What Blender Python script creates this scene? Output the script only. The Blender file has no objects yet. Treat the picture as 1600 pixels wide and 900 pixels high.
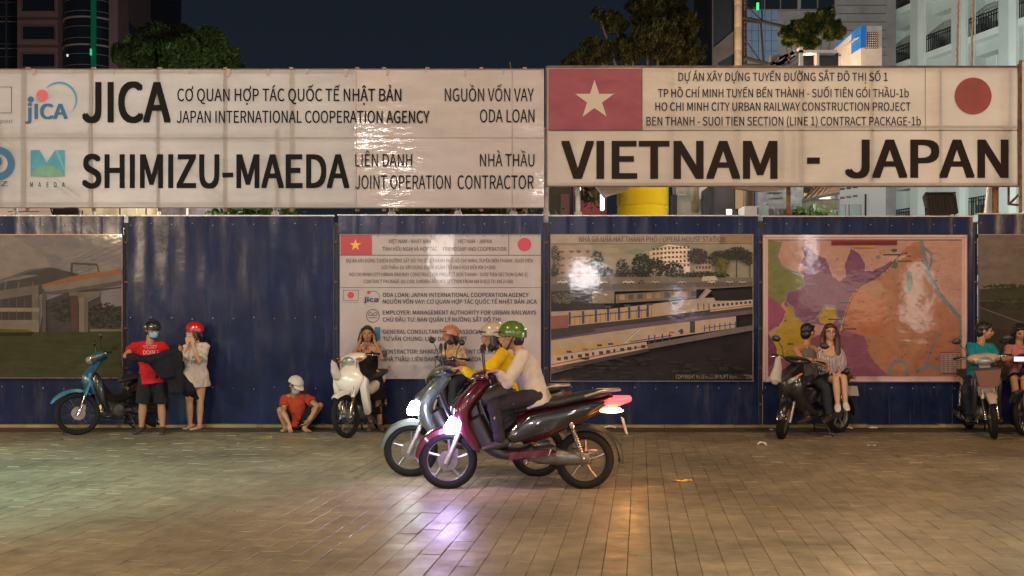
import bpy, bmesh, math, random
from mathutils import Vector, Matrix, noise
random.seed(7)
SC = bpy.context.scene
COL = SC.collection
# ------------------------------------------------------------------ camera
F = 1555.6; HZ = 513.0; CH = 1.5
cd = bpy.data.cameras.new("camera"); cam = bpy.data.objects.new("camera", cd); COL.objects.link(cam)
cam.location = (0, 0, CH); cam.rotation_euler = (math.radians(90), 0, 0)
cd.lens = 35; cd.sensor_width = 36; cd.shift_y = (HZ-450)/1600; cd.clip_end = 600
SC.camera = cam
# ------------------------------------------------------------------ world: dark city night sky
W = bpy.data.worlds.new("World"); SC.world = W; W.use_nodes = True
nt = W.node_tree; bg = nt.nodes["Background"]
tc = nt.nodes.new("ShaderNodeTexCoord"); sx = nt.nodes.new("ShaderNodeSeparateXYZ"); cr = nt.nodes.new("ShaderNodeValToRGB")
nt.links.new(tc.outputs["Generated"], sx.inputs[0]); nt.links.new(sx.outputs["Z"], cr.inputs[0]); nt.links.new(cr.outputs[0], bg.inputs[0])
cr.color_ramp.elements[0].color = (0.0125, 0.0165, 0.025, 1); cr.color_ramp.elements[0].position = 0.0
cr.color_ramp.elements[1].color = (0.0065, 0.0095, 0.015, 1); cr.color_ramp.elements[1].position = 0.55
bg.inputs[1].default_value = 1.0
SC.view_settings.view_transform = 'Standard'; SC.view_settings.look = 'None'
SC.view_settings.exposure = 0.0; SC.view_settings.gamma = 1
SC.cycles.sample_clamp_indirect = 4.0
SC.cycles.max_bounces = 6
# ------------------------------------------------------------------ night lighting: street lamps, site floodlights and added fill lamps
def lamp(name, loc, power, color, radius=0.15, target=None, spot=None, blend=0.5, size=None):
    l = bpy.data.lights.new(name, 'SPOT' if spot else ('AREA' if size else 'POINT'))
    l.energy = power; l.color = color
    if spot: l.spot_size = math.radians(spot); l.spot_blend = blend; l.shadow_soft_size = radius
    elif size: l.shape = 'RECTANGLE'; l.size = size[0]; l.size_y = size[1]
    else: l.shadow_soft_size = radius
    o = bpy.data.objects.new(name, l); COL.objects.link(o); o.location = loc
    if target is not None:
        o.rotation_euler = (Vector(target)-Vector(loc)).to_track_quat('-Z', 'Y').to_euler()
    return o
WARM = (1.0, 0.62, 0.28); SODIUM = (1.0, 0.50, 0.17); WHITE = (1.0, 0.86, 0.74); CYAN = (0.45, 0.95, 1.0)
LIGHTS = [
 ('street_and_fill_light', (-15.5, -9, 5.8), 5200, (1.0, 0.74, 0.48), 0.20),
 ('street_and_fill_light', (24, -8, 6.4), 4600, (1.0, 0.56, 0.26), 0.20),
 ('street_and_fill_light', (-5.1, -10, 7.6), 2000, (1.0, 0.84, 0.80), 0.26),
 ('street_and_fill_light', (2.0, -9, 7.2), 1300, (1.0, 0.82, 0.80), 0.20),
 ('street_and_fill_light', (-5.0, 4.5, 9.5), 1650, (1.0, 0.80, 0.46), 0.25),  # overhead fill lamp, added to brighten the paving
 ('street_and_fill_light', (5.0, 4.5, 9.5), 1950, (1.0, 0.60, 0.28), 0.25)]  # second overhead fill, added to brighten and warm the paving at right
for n, p, e, c, r in LIGHTS: lamp(n, p, e, c, r)
lamp('cool_shop_light', (-10.0, 4.5, 4.2), 6000, (0.38, 0.95, 0.92), 0.3, (-7.0, 8.0, 0), 60, 1.0)
# headlights of traffic waiting out of frame, and a lit stall at the far left
lamp('traffic_headlight', (15.5, 8.6, .85), 1300, (0.95, 0.92, 1.0), .07, (0, 9.3, .15), 40, .8)
lamp('traffic_headlight', (14.8, 9.6, .85), 900, (0.95, 0.92, 1.0), .07, (0, 9.9, .15), 40, .8)
lamp('stall_light', (-17.5, 11.8, 2.6), 2400, (1.0, 0.66, 0.36), .16)
# lit shop signs across the street, they shine back from the glossy posters
for x, z, w_, h_, p, c in ((-2.8, 4.2, .5, 2.0, 150, (1, .9, .88)), (3.0, 3.6, 1.1, .9, 240, (1, .93, .95)), (16.2, 2.7, .8, 2.6, 120, (1, .93, .82)), (13.2, 2.8, 3.4, 1.6, 110, (1, .8, .55)), (6.7, 2.7, .5, 1.0, 60, (.75, .8, 1)), (-8.8, 2.4, .5, 1.6, 110, (.9, .88, 1)), (-11.2, 2.9, .7, 1.2, 90, (1, .85, .7)), (11.9, 4.6, .35, 1.8, 110, (1, .95, .95))):
    lamp('shop_sign_light', (x, -10, z), p*.8, c, target=(x, 0, z), size=(w_, h_))
# floodlights of the building site behind the banners, then lamps for the backdrop
lamp('site_flood_and_fill_light', (-5.2, 18.6, 3.4), 330, (1.0, 0.93, 0.82), 0.5)
lamp('site_flood_and_fill_light', (-1.5-3.6, 19.5, 6.2), 300, (1.0, 0.93, 0.82), 0.5)
lamp('site_flood_and_fill_light', (3.6, 18.8, 4.4), 120, (1.0, 0.84, 0.55), 0.5)
lamp('site_flood_and_fill_light', (6.6, 18.4, 4.6), 260, (1.0, 0.72, 0.42), 0.4)
lamp('site_flood_and_fill_light', (13.5, 19.5, 7.0), 900, (0.66, 1.0, 0.95), 0.5)
lamp('street_and_fill_light', (15.5, 40, 8.5), 9500, (0.86, 1.0, 0.95), 0.5, (24, 55, 9), 120, .5)
lamp('street_and_fill_light', (8.5, 33, 8.0), 2200, (1.0, 0.70, 0.42), 0.4)
lamp('street_and_fill_light', (3.5, 31, 9.0), 800, (1.0, 0.74, 0.45), 0.4)  # fill lamp added to brighten the tree behind the flag
lamp('street_and_fill_light', (-21, 52, 9.0), 3800, (1.0, 0.78, 0.80), 0.4)  # fill lamp added to lift the dark office tower
lamp('street_and_fill_light', (-11, 36, 9.0), 1100, (0.85, 1.0, 0.7), 0.4)  # fill lamp added to give the round left tree more light
lamp('site_flood_and_fill_light', (9.5, 21.5, 5.2), 500, (0.9, 1.0, 1.0), 0.3)  # fill lamp added to brighten the houses seen in the gap
# ------------------------------------------------------------------ helpers
def at(px, py, Y): return Vector(((px-800)/F*Y, Y, CH+(HZ-py)/F*Y))
def gp(px, py):
    Y = F*CH/(py-HZ); return Vector(((px-800)/F*Y, Y, 0))
MC = {}
def mat(name, col, rough=0.6, metal=0.0, noise_s=None, amt=0.25, bump=0.0, bump_s=None, coat=0.0, emit=None, es=0.0,
        attr=False, trans=0.0, stretch=None, spec=0.5, bd=0.01, alpha=None, glass=0.0, cr=0.08, world=False, gain=1.0):
    if name in MC: return MC[name]
    m = bpy.data.materials.new(name); m.use_nodes = True; MC[name] = m
    t = m.node_tree; b = t.nodes["Principled BSDF"]; out = t.nodes["Material Output"]
    b.inputs["Base Color"].default_value = (*col, 1); b.inputs["Roughness"].default_value = rough
    b.inputs["Metallic"].default_value = metal; b.inputs["Coat Weight"].default_value = coat
    b.inputs["Coat Roughness"].default_value = cr
    b.inputs["Specular IOR Level"].default_value = spec
    if glass: b.inputs["Transmission Weight"].default_value = glass
    if emit: b.inputs["Emission Color"].default_value = (*emit, 1); b.inputs["Emission Strength"].default_value = es
    tcn = t.nodes.new("ShaderNodeTexCoord"); mp = t.nodes.new("ShaderNodeMapping")
    t.links.new(tcn.outputs["Object"], mp.inputs[0])
    if world:
        ge = t.nodes.new('ShaderNodeNewGeometry'); t.links.new(ge.outputs['Position'], mp.inputs[0])
    if stretch: mp.inputs["Scale"].default_value = stretch
    csrc = None
    if attr:
        a = t.nodes.new("ShaderNodeVertexColor"); a.layer_name = "Col"; csrc = a.outputs[0]
    if noise_s:
        n = t.nodes.new("ShaderNodeTexNoise"); n.inputs["Scale"].default_value = noise_s; n.inputs["Detail"].default_value = 6
        n.inputs["Roughness"].default_value = 0.65
        t.links.new(mp.outputs[0], n.inputs["Vector"])
        r = t.nodes.new("ShaderNodeMapRange"); r.inputs[1].default_value = 0.3; r.inputs[2].default_value = 0.7
        r.inputs[3].default_value = 1-amt; r.inputs[4].default_value = 1+amt
        t.links.new(n.outputs["Fac"], r.inputs[0])
        if world:
            n3 = t.nodes.new("ShaderNodeTexNoise"); n3.inputs["Scale"].default_value = 0.7; n3.inputs["Detail"].default_value = 5
            t.links.new(mp.outputs[0], n3.inputs["Vector"]); r3 = t.nodes.new("ShaderNodeMapRange"); r3.inputs[1].default_value = .35; r3.inputs[2].default_value = .65; r3.inputs[3].default_value = .70; r3.inputs[4].default_value = 1.16
            t.links.new(n3.outputs["Fac"], r3.inputs[0]); mm = t.nodes.new("ShaderNodeMath"); mm.operation = 'MULTIPLY'
            t.links.new(r.outputs[0], mm.inputs[0]); t.links.new(r3.outputs[0], mm.inputs[1]); r = mm
        if gain != 1.0:
            mg = t.nodes.new("ShaderNodeMath"); mg.operation = 'MULTIPLY'; mg.inputs[1].default_value = gain; t.links.new(r.outputs[0], mg.inputs[0]); r = mg
        mx = t.nodes.new("ShaderNodeVectorMath"); mx.operation = 'SCALE'
        if csrc: t.links.new(csrc, mx.inputs[0])
        else: mx.inputs[0].default_value = col
        t.links.new(r.outputs[0], mx.inputs["Scale"]); csrc = mx.outputs[0]
        r2 = t.nodes.new("ShaderNodeMapRange"); r2.inputs[1].default_value = 0.3; r2.inputs[2].default_value = 0.7
        r2.inputs[3].default_value = min(1, rough*1.25); r2.inputs[4].default_value = rough*0.8
        t.links.new(n.outputs["Fac"], r2.inputs[0]); t.links.new(r2.outputs[0], b.inputs["Roughness"])
    if csrc: t.links.new(csrc, b.inputs["Base Color"])
    if bump:
        n2 = t.nodes.new("ShaderNodeTexNoise"); n2.inputs["Scale"].default_value = bump_s or 20; n2.inputs["Detail"].default_value = 3
        t.links.new(mp.outputs[0], n2.inputs["Vector"])
        bp = t.nodes.new("ShaderNodeBump"); bp.inputs["Strength"].default_value = bump; bp.inputs["Distance"].default_value = bd
        t.links.new(n2.outputs["Fac"], bp.inputs["Height"]); t.links.new(bp.outputs[0], b.inputs["Normal"])
        if coat: t.links.new(bp.outputs[0], b.inputs["Coat Normal"])
    if trans:
        tr = t.nodes.new("ShaderNodeBsdfTranslucent"); ms = t.nodes.new("ShaderNodeMixShader"); ms.inputs[0].default_value = trans
        if csrc: t.links.new(csrc, tr.inputs[0])
        else: tr.inputs[0].default_value = (*col, 1)
        t.links.new(b.outputs[0], ms.inputs[1]); t.links.new(tr.outputs[0], ms.inputs[2]); t.links.new(ms.outputs[0], out.inputs[0])
    return m

class G:
    """mesh collector"""
    def __init__(s): s.v = []; s.f = []; s.c = []; s.col = None; s.X = None
    def add(s, vs, fs):
        k = len(s.v)
        if s.X: vs = [s.X(Vector(v)) for v in vs]
        s.v += [tuple(v) for v in vs]; s.f += [tuple(i+k for i in f) for f in fs]
        if s.col is not None: s.c += [s.col]*len(fs)
        return s
    def box(s, c, d, R=None):
        c = Vector(c); x, y, z = d[0]/2, d[1]/2, d[2]/2
        vs = [Vector((a*x, b*y, e*z)) for e in (-1, 1) for a, b in ((-1,-1),(1,-1),(1,1),(-1,1))]
        if R: vs = [R @ v for v in vs]
        return s.add([v+c for v in vs], [(0,3,2,1),(4,5,6,7),(0,1,5,4),(1,2,6,5),(2,3,7,6),(3,0,4,7)])
    def bb(s, a, b):
        a = Vector(a); b = Vector(b); return s.box((a+b)/2, [abs(b[i]-a[i]) for i in range(3)])
    def pbox(s, x0, y0, x1, y1, Y, th=0.1):
        a = at(x0, y1, Y); b = at(x1, y0, Y); return s.bb((a.x, Y, a.z), (b.x, Y+th, b.z))
    def tube(s, pts, r, n=8, flat=None, side=None, p=2.0, caps=True, rnd=False):
        """swept tube; r float or list of float / (a,b); side = direction of the a axis"""
        pts = [Vector(q) for q in pts]
        rr = r if isinstance(r, (list, tuple)) and len(r) == len(pts) else [r]*len(pts)
        rr = [(q, q) if not isinstance(q, (tuple, list)) else q for q in rr]
        P = []; Rr = []
        if rnd:   # hemispherical ends
            d0 = (pts[0]-pts[1]).normalized(); d1 = (pts[-1]-pts[-2]).normalized()
            for t in (0.98, 0.8, 0.45):
                m_ = min(rr[0]); P.append(pts[0]+d0*m_*t); k = math.sqrt(1-t*t); Rr.append((rr[0][0]*k, rr[0][1]*k))
            P += pts; Rr += rr
            for t in (0.45, 0.8, 0.98):
                m_ = min(rr[-1]); P.append(pts[-1]+d1*m_*t); k = math.sqrt(1-t*t); Rr.append((rr[-1][0]*k, rr[-1][1]*k))
        else: P, Rr = pts, rr
        vs = []; m_ = len(P); sd = Vector(side) if side is not None else None
        prev = None
        for i in range(m_):
            t = (P[min(i+1, m_-1)]-P[max(i-1, 0)])
            t = t.normalized() if t.length > 1e-9 else Vector((0,0,1))
            if sd is None and prev is None:
                prev = Vector((0,0,1)) if abs(t.z) < 0.9 else Vector((1,0,0))
            base = sd if sd is not None else prev
            u = (base-t*base.dot(t))
            u = u.normalized() if u.length > 1e-6 else t.orthogonal().normalized()
            prev = u; w = t.cross(u)
            for k in range(n):
                a = 2*math.pi*k/n; ca, sa = math.cos(a), math.sin(a)
                if p != 2: ca = math.copysign(abs(ca)**(2/p), ca); sa = math.copysign(abs(sa)**(2/p), sa)
                vs.append(P[i]+u*ca*Rr[i][0]+w*sa*Rr[i][1])
        fs = [(i*n+k, i*n+(k+1)%n, (i+1)*n+(k+1)%n, (i+1)*n+k) for i in range(m_-1) for k in range(n)]
        if caps: fs += [tuple(range(n-1, -1, -1)), tuple((m_-1)*n+k for k in range(n))]
        return s.add(vs, fs)
    def ell(s, c, r, R=None, n=14, m=9):
        c = Vector(c); vs = []
        for i in range(m+1):
            th = math.pi*i/m
            if i in (0, m): vs.append(Vector((0, 0, r[2]*(1 if i == 0 else -1)))); continue
            for k in range(n):
                a = 2*math.pi*k/n; vs.append(Vector((r[0]*math.sin(th)*math.cos(a), r[1]*math.sin(th)*math.sin(a), r[2]*math.cos(th))))
        if R: vs = [R @ v for v in vs]
        fs = [(0, 1+k, 1+(k+1)%n) for k in range(n)]
        for i in range(m-2):
            for k in range(n): fs.append((1+i*n+k, 1+(i+1)*n+k, 1+(i+1)*n+(k+1)%n, 1+i*n+(k+1)%n))
        l = len(vs)-1; b = 1+(m-2)*n
        fs += [(l, b+(k+1)%n, b+k) for k in range(n)]
        return s.add([v+c for v in vs], fs)
    def torus(s, c, axis, R, r, n=32, m=8, a0=0, a1=360, rb=None):
        c = Vector(c); ax = Vector(axis).normalized(); u = ax.orthogonal().normalized()
        if abs(ax.y) > .5: u = Vector((1,0,0)); u = (u-ax*u.dot(ax)).normalized()
        w = ax.cross(u); full = abs(a1-a0) >= 359.9; N = n if full else n+1; vs = []
        rb = rb or r
        for i in range(N):
            a = math.radians(a0+(a1-a0)*i/n); d = u*math.cos(a)+w*math.sin(a)
            for k in range(m):
                b = 2*math.pi*k/m; vs.append(c+d*(R+r*math.cos(b))+ax*rb*math.sin(b))
        fs = []
        for i in range(n):
            j = (i+1) % N
            for k in range(m): fs.append((i*m+k, j*m+k, j*m+(k+1)%m, i*m+(k+1)%m))
        if not full: fs += [tuple(range(m)), tuple(N*m-1-k for k in range(m))]
        return s.add(vs, fs)
    def lathe(s, c, axis, prof, n=20):
        c = Vector(c); ax = Vector(axis).normalized(); u = ax.orthogonal().normalized(); w = ax.cross(u); vs = []
        for (r, h) in prof:
            for k in range(n):
                a = 2*math.pi*k/n; vs.append(c+ax*h+(u*math.cos(a)+w*math.sin(a))*r)
        m = len(prof); fs = [(i*n+k, i*n+(k+1)%n, (i+1)*n+(k+1)%n, (i+1)*n+k) for i in range(m-1) for k in range(n)]
        fs += [tuple(range(n-1, -1, -1)), tuple((m-1)*n+k for k in range(n))]
        return s.add(vs, fs)
    def mesh(s, name='mesh', smooth=False, sharp=None):
        me = bpy.data.meshes.new(name); me.from_pydata(s.v, [], s.f); me.update()
        if s.c:
            ca = me.color_attributes.new("Col", 'FLOAT_COLOR', 'CORNER')
            buf = []
            for p_, c_ in zip(me.polygons, s.c): buf += [c_[0], c_[1], c_[2], 1.0]*p_.loop_total
            ca.data.foreach_set("color", buf)
        if smooth:
            bm = bmesh.new(); bm.from_mesh(me); bmesh.ops.recalc_face_normals(bm, faces=bm.faces); bm.to_mesh(me); bm.free()
            me.polygons.foreach_set("use_smooth", [True]*len(me.polygons))
            me.set_sharp_from_angle(angle=math.radians(sharp if sharp else 50))
        return me
    def obj(s, name, m, parent=None, smooth=False, sharp=None, **k):
        return link(name, s.mesh(name, smooth, sharp), m, parent, **k)

def link(name, me, m=None, parent=None, label=None, cat=None, group=None, kind=None):
    o = bpy.data.objects.new(name, me); COL.objects.link(o)
    if m and me is not None and not me.materials: me.materials.append(m)
    if parent is not None: o.parent = parent
    tag(o, label, cat, group, kind); return o
def tag(o, label=None, cat=None, group=None, kind=None):
    if label: o['label'] = label
    if cat: o['category'] = cat
    if group: o['group'] = group
    if kind: o['kind'] = kind
    return o
def empty(name, loc, label, cat, group=None, rz=0):
    o = bpy.data.objects.new(name, None); COL.objects.link(o); o.location = loc; o.rotation_euler = (0, 0, rz); o.empty_display_size = .1
    tag(o, label, cat, group); bpy.context.view_layer.update if False else None
    o['_w'] = 1; return o
def under(child, parent):
    """parent keeping world-space coordinates of the child's mesh"""
    child.parent = parent
    child.matrix_parent_inverse = (Matrix.Translation(parent.location) @ Matrix.Rotation(parent.rotation_euler.z, 4, 'Z')).inverted()
    return child
def put(g, name, m, parent, smooth=False, sharp=None, **k):
    """object whose mesh is in world space, under an Empty"""
    return under(link(name, g.mesh(name, smooth, sharp) if isinstance(g, G) else g, m, None, **k), parent)
def remesh(g, vox, smooth=2, wr=0.0, wf=9.0, ws=(1, 1, 0.35)):
    """fuse overlapping closed shapes of g into one continuous surface"""
    me = g.mesh('tmp'); 
    bm = bmesh.new(); bm.from_mesh(me); bmesh.ops.recalc_face_normals(bm, faces=bm.faces); bm.to_mesh(me); bm.free()
    o = bpy.data.objects.new('tmp', me); COL.objects.link(o)
    r = o.modifiers.new('r', 'REMESH'); r.mode = 'VOXEL'; r.voxel_size = vox
    if smooth:
        q = o.modifiers.new('s', 'SMOOTH'); q.factor = 0.5; q.iterations = smooth
    dg = bpy.context.evaluated_depsgraph_get(); me2 = bpy.data.meshes.new_from_object(o.evaluated_get(dg))
    bpy.data.objects.remove(o); bpy.data.meshes.remove(me)
    if wr:
        nn = [v.normal.copy() for v in me2.vertices]
        for v, n_ in zip(me2.vertices, nn):
            q = Vector((v.co.x*ws[0], v.co.y*ws[1], v.co.z*ws[2]))*wf
            v.co += n_*wr*(noise.noise(q)+0.5*noise.noise(q*2.3))
    me2.polygons.foreach_set("use_smooth", [True]*len(me2.polygons)); me2.update()
    return me2
# ------------------------------------------------------------------ lettering (built-in font turned to flat mesh)
_ref = {}
try:
    FONT = bpy.data.fonts.load(bpy.utils.resource_path('LOCAL')+'/datafiles/fonts/Noto Sans CJK Regular.woff2')
except Exception:
    FONT = None
def _txt(s, sp=1.0):
    cu = bpy.data.curves.new('t', 'FONT'); cu.body = s; cu.size = 1; cu.resolution_u = 5; cu.space_character = sp
    if FONT: cu.font = FONT
    o = bpy.data.objects.new('t', cu); COL.objects.link(o); dg = bpy.context.evaluated_depsgraph_get()
    me = bpy.data.meshes.new_from_object(o.evaluated_get(dg)); bpy.data.objects.remove(o); bpy.data.curves.remove(cu); return me
def text(s, x0, x1, ytop, ybase, Y, m, parent, bold=0.0, name='lettering', sp=1.0, split=False, mapf=None):
    """bold is built from shifted layers, each a fifth of a millimetre in front of the last"""
    if 'H' not in _ref:
        zs = [v.co.y for v in _txt('H').vertices]; _ref['H'] = (min(zs), max(zs))
    lo, hi = _ref['H']; bold *= (hi-lo)*1.1; lo -= bold*.7; hi += bold*.7
    me = _txt(s, sp); xs = [v.co.x for v in me.vertices]; a, b = min(xs)-bold, max(xs)+bold
    A = at(x0, ybase, Y); B = at(x1, ytop, Y)
    sx_ = (B.x-A.x)/(b-a); sz = (B.z-A.z)/(hi-lo)
    n = len(me.vertices); par = list(range(n))
    def find(i):
        while par[i] != i: par[i] = par[par[i]]; i = par[i]
        return i
    if split:
        for p_ in me.polygons:
            r0 = find(p_.vertices[0])
            for v in p_.vertices[1:]: par[find(v)] = r0
    groups = {}
    for p_ in me.polygons: groups.setdefault(find(p_.vertices[0]) if split else 0, []).append(tuple(p_.vertices))
    co = [v.co.copy() for v in me.vertices]
    for fs in groups.values():
        q = G(); ids = sorted({i for f in fs for i in f}); ix = {v: k for k, v in enumerate(ids)}
        sh = [(0, 0)] + ([(-bold, -bold*.7), (bold, bold*.7), (-bold, bold*.7), (bold, -bold*.7)] if bold else [])
        for k, (dx, dz) in enumerate(sh):
            vs = [Vector((A.x+(co[i].x+dx-a)*sx_, Y-0.0002*k, A.z+(co[i].y+dz-lo)*sz)) for i in ids]
            if mapf: vs = [mapf(v) for v in vs]
            q.add(vs, [tuple(ix[i] for i in f) for f in fs])
        put(q, name, m, parent)
def flat(g, pts, Y, col=None):
    if col is not None: g.col = col
    g.add([at(x, y, Y) for x, y in pts], [tuple(range(len(pts)))]); return g
# ================================================================== THE SETTING
FY = 15.05
# ground: one sheet
gm = mat('sand_joint', (0.19, 0.155, 0.105), 0.75, noise_s=6, amt=0.35, bump=0.3, bump_s=60)
g = G(); g.add([(-150, -40, -0.012), (150, -40, -0.012), (150, 300, -0.012), (-150, 300, -0.012)], [(0, 1, 2, 3)])
ground = g.obj('road', gm, kind='structure')
# pavers, long granite setts running away from the camera, courses turned a little
pm = []
for i, c in enumerate([(0.28, 0.232, 0.155), (0.265, 0.222, 0.150), (0.295, 0.242, 0.158), (0.275, 0.232, 0.160), (0.25, 0.208, 0.140)]):
    pm.append(mat('granite_%d' % i, c, 0.40+0.02*i, noise_s=5.0, amt=0.28, bump=0.35, bump_s=45, bd=0.004, spec=0.5, world=True))
PA = math.radians(7.3)
RP = Matrix.Rotation(-PA, 3, 'Z')
def sett(w, l, h=0.012):
    c = 0.0022
    vs = [(-w/2, -l/2, -h), (w/2, -l/2, -h), (w/2, l/2, -h), (-w/2, l/2, -h),
          (-w/2, -l/2, -c), (w/2, -l/2, -c), (w/2, l/2, -c), (-w/2, l/2, -c),
          (-w/2+c, -l/2+c, 0), (w/2-c, -l/2+c, 0), (w/2-c, l/2-c, 0), (-w/2+c, l/2-c, 0)]
    fs = [(0,1,5,4),(1,2,6,5),(2,3,7,6),(3,0,4,7),(4,5,9,8),(5,6,10,9),(6,7,11,10),(7,4,8,11),(8,9,10,11)]
    return vs, fs
near = []
W_ = 0.153
for ci in range(-110, 115):
    x = ci*W_; y = -1.5+random.random()*0.35
    while y < 17.5:
        L = random.choice((0.27, 0.31, 0.36, 0.41)); c = RP @ Vector((x, y+L/2, 0))
        y += L
        if c.y > 14.55 or c.y < 3.5 or abs(c.x) > c.y*0.62+1.2: continue
        near.append((c, W_-0.0035, L-0.004))
vis = sorted([n for n in near if n[0].y > 5.95 and abs(n[0].x) < n[0].y*0.52], key=lambda n: n[0].y)[:300]
vs_ = set(id(n) for n in vis)
cache = {}
stuff = [G() for _ in range(5)]
for n_ in near:
    c, w, l = n_
    z = random.gauss(0, 0.0018); tx, ty = random.gauss(0, 0.006), random.gauss(0, 0.004)
    k = random.choice((0, 0, 1, 1, 2, 3, 3, 4))
    R = Matrix.Rotation(-PA+random.gauss(0, .004), 3, 'Z') @ Matrix.Rotation(tx, 3, 'X') @ Matrix.Rotation(ty, 3, 'Y')
    if id(n_) in vs_:
        key = (round(l, 2), k)
        if key not in cache:
            q = G(); q.add(*sett(w, l)); cache[key] = q.mesh('paver'); cache[key].materials.append(pm[k])
        o = bpy.data.objects.new('paver', cache[key]); COL.objects.link(o); o.parent = ground
        o.location = (c.x, c.y, z); o.rotation_euler = R.to_euler()
    else:
        vv, ff = sett(w, l); stuff[k].add([R @ Vector(v)+Vector((c.x, c.y, z)) for v in vv], ff)
for k in range(5):
    pv = stuff[k].mesh('pavers')
    o = link('paving', pv, pm[k], ground, kind='stuff')
# cement gutter strip, its dark tone also standing in for contact shade, and kerb along the foot of the hoarding
cem_shade = mat('shaded_cement', (0.075, 0.060, 0.042), 0.8, noise_s=3, amt=0.4, bump=0.4, bump_s=30)
g = G(); g.bb((-14, 14.28, -0.05), (14, 14.98, 0.011)); g.obj('gutter', cem_shade, kind='structure')
kb = mat('kerb_concrete', (0.26, 0.21, 0.11), 0.85, noise_s=2.2, amt=0.4, bump=0.4, bump_s=25)
g = G()
kr = G().bb((-14.2, 14.94, -0.03), (-14.1, 15.3, 0.04)).obj('kerb', kb, kind='structure')
x = -14
while x < 14:
    w = random.uniform(.9, 1.1); q = G(); q.bb((x+.004, 14.93+random.uniform(-.01, .01), -0.02), (x+w-.004, 15.25, 0.05+random.uniform(-.008, .008)))
    q.obj('kerb_stone', kb, kr); x += w

# ---------------------------------------------------------------- blue hoarding
blue = mat('blue_painted_steel', (0.012, 0.021, 0.072), 0.22, 0.0, noise_s=1.6, amt=0.35, bump=0.22, bump_s=4, bd=0.02, spec=0.16)
def dust(m, col, f=.4, sc=(5, 5, .8), lo=.52, hi=.75):
    t = m.node_tree; b = t.nodes["Principled BSDF"]; src = b.inputs["Base Color"].links[0].from_socket
    ge = t.nodes.new('ShaderNodeNewGeometry'); mp = t.nodes.new('ShaderNodeMapping'); mp.inputs['Scale'].default_value = sc; n = t.nodes.new('ShaderNodeTexNoise'); n.inputs['Scale'].default_value = 1; n.inputs['Detail'].default_value = 8; n.inputs['Roughness'].default_value = .7
    r = t.nodes.new('ShaderNodeMapRange'); r.inputs[1].default_value = lo; r.inputs[2].default_value = hi; r.inputs[3].default_value = 0; r.inputs[4].default_value = f
    mx = t.nodes.new('ShaderNodeMix'); mx.data_type = 'RGBA'; mx.inputs[7].default_value = (*col, 1)
    t.links.new(ge.outputs['Position'], mp.inputs[0]); t.links.new(mp.outputs[0], n.inputs['Vector']); t.links.new(n.outputs['Fac'], r.inputs[0]); t.links.new(r.outputs[0], mx.inputs[0]); t.links.new(src, mx.inputs[6]); t.links.new(mx.outputs[2], b.inputs['Base Color'])
dust(blue, (0.12, 0.11, 0.12))
blue2 = mat('blue_sheet_edge', (0.05, 0.06, 0.16), 0.35, coat=0.2)
grey = mat('galvanised_cap', (0.45, 0.45, 0.47), 0.4, 0.6, noise_s=12, amt=0.2)
dark = mat('dark_steel', (0.02, 0.02, 0.022), 0.5, 0.3, noise_s=14, amt=0.3)
rust = mat('rusty_steel', (0.16, 0.085, 0.045), 0.75, 0.2, noise_s=9, amt=0.55, bump=0.3, bump_s=40)
fence = empty('hoarding', (0, FY, 0), 'long blue sheet steel hoarding behind the parked motorbikes, hung with posters', 'fence')
seams = [-133, 197, 525, 853, 1188, 1524, 1860]
tops = [338, 338, 337, 338, 339, 335]
for s_ in range(6):
    x0 = at(seams[s_], 0, FY).x+0.035; x1 = at(seams[s_+1], 0, FY).x-0.035
    zt = at(0, tops[s_], FY).z; n = 10; w = (x1-x0)/n
    dent = 1.0 if s_ in (1, 2) else 0.5
    for i in range(n):
        q = G(); nx, nz = 6, 18; vs = []
        for b in range(nz+1):
            for a in range(nx+1):
                fx = a/nx; x = x0+w*(i+fx); z = 0.03+(zt-0.03)*b/nz
                # shallow tray profile: proud at one folded edge, slightly hollow in the middle
                d = (0.006 if s_ == 1 else 0.0035)*math.sin(math.pi*fx)**0.6 + (0.007 if a == nx else 0)
                nn = noise.noise(Vector((x*1.7, z*1.3, s_*3.1)))*0.016*dent + noise.noise(Vector((x*6, z*4.5, 9)))*0.004*dent
                vs.append((x, FY+d-nn-0.008, z))
        k = len(vs)
        fs = [(b*(nx+1)+a, b*(nx+1)+a+1, (b+1)*(nx+1)+a+1, (b+1)*(nx+1)+a) for b in range(nz) for a in range(nx)]
        q.add(vs, fs)
        q.bb((x0+w*(i+1)-0.006, FY+0.012, 0.03), (x0+w*(i+1)+(.008 if i < n-1 else -.001), FY+0.04, zt))
        put(q, 'sheet', blue, fence, smooth=True, sharp=35)
        q2 = G()
        for zz in (0.6, 1.65, zt-0.12):
            q2.lathe((x0+w*(i+0.12), FY-0.012, zz+random.uniform(-.02, .02)), (0, -1, 0), [(0.008, 0), (0.007, 0.004), (0.003, 0.006)], 8)
        put(q2, 'screws', grey, fence)
    q = G(); q.bb((x0-.01, FY-0.022, zt), (x1+.01, FY+0.05, zt+0.018)); put(q, 'cap_rail', grey, fence)
    q = G(); q.bb((x0, FY+0.06, zt-.35), (x1, FY+0.11, zt-.29)); q.bb((x0, FY+0.06, .5), (x1, FY+0.11, .56)); put(q, 'back_rail', dark, fence)
for s_ in range(6):
    X = at(seams[s_], 0, FY).x
    q = G(); q.bb((X-0.034, FY+0.012, 0), (X+0.034, FY+0.09, 3.1)); put(q, 'post', dark, fence)
    q = G(); q.bb((X-0.012-.02, FY-0.02, 0.04), (X-0.024, FY+0.012, 3.02)); put(q, 'edge_strip', blue2, fence)
    for zz in (0.35, .9, 1.5, 2.2, 2.8): q = G(); q.box((X, FY-.005, zz), (0.05, 0.03, 0.03)); put(q, 'clip', rust, fence)

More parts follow.
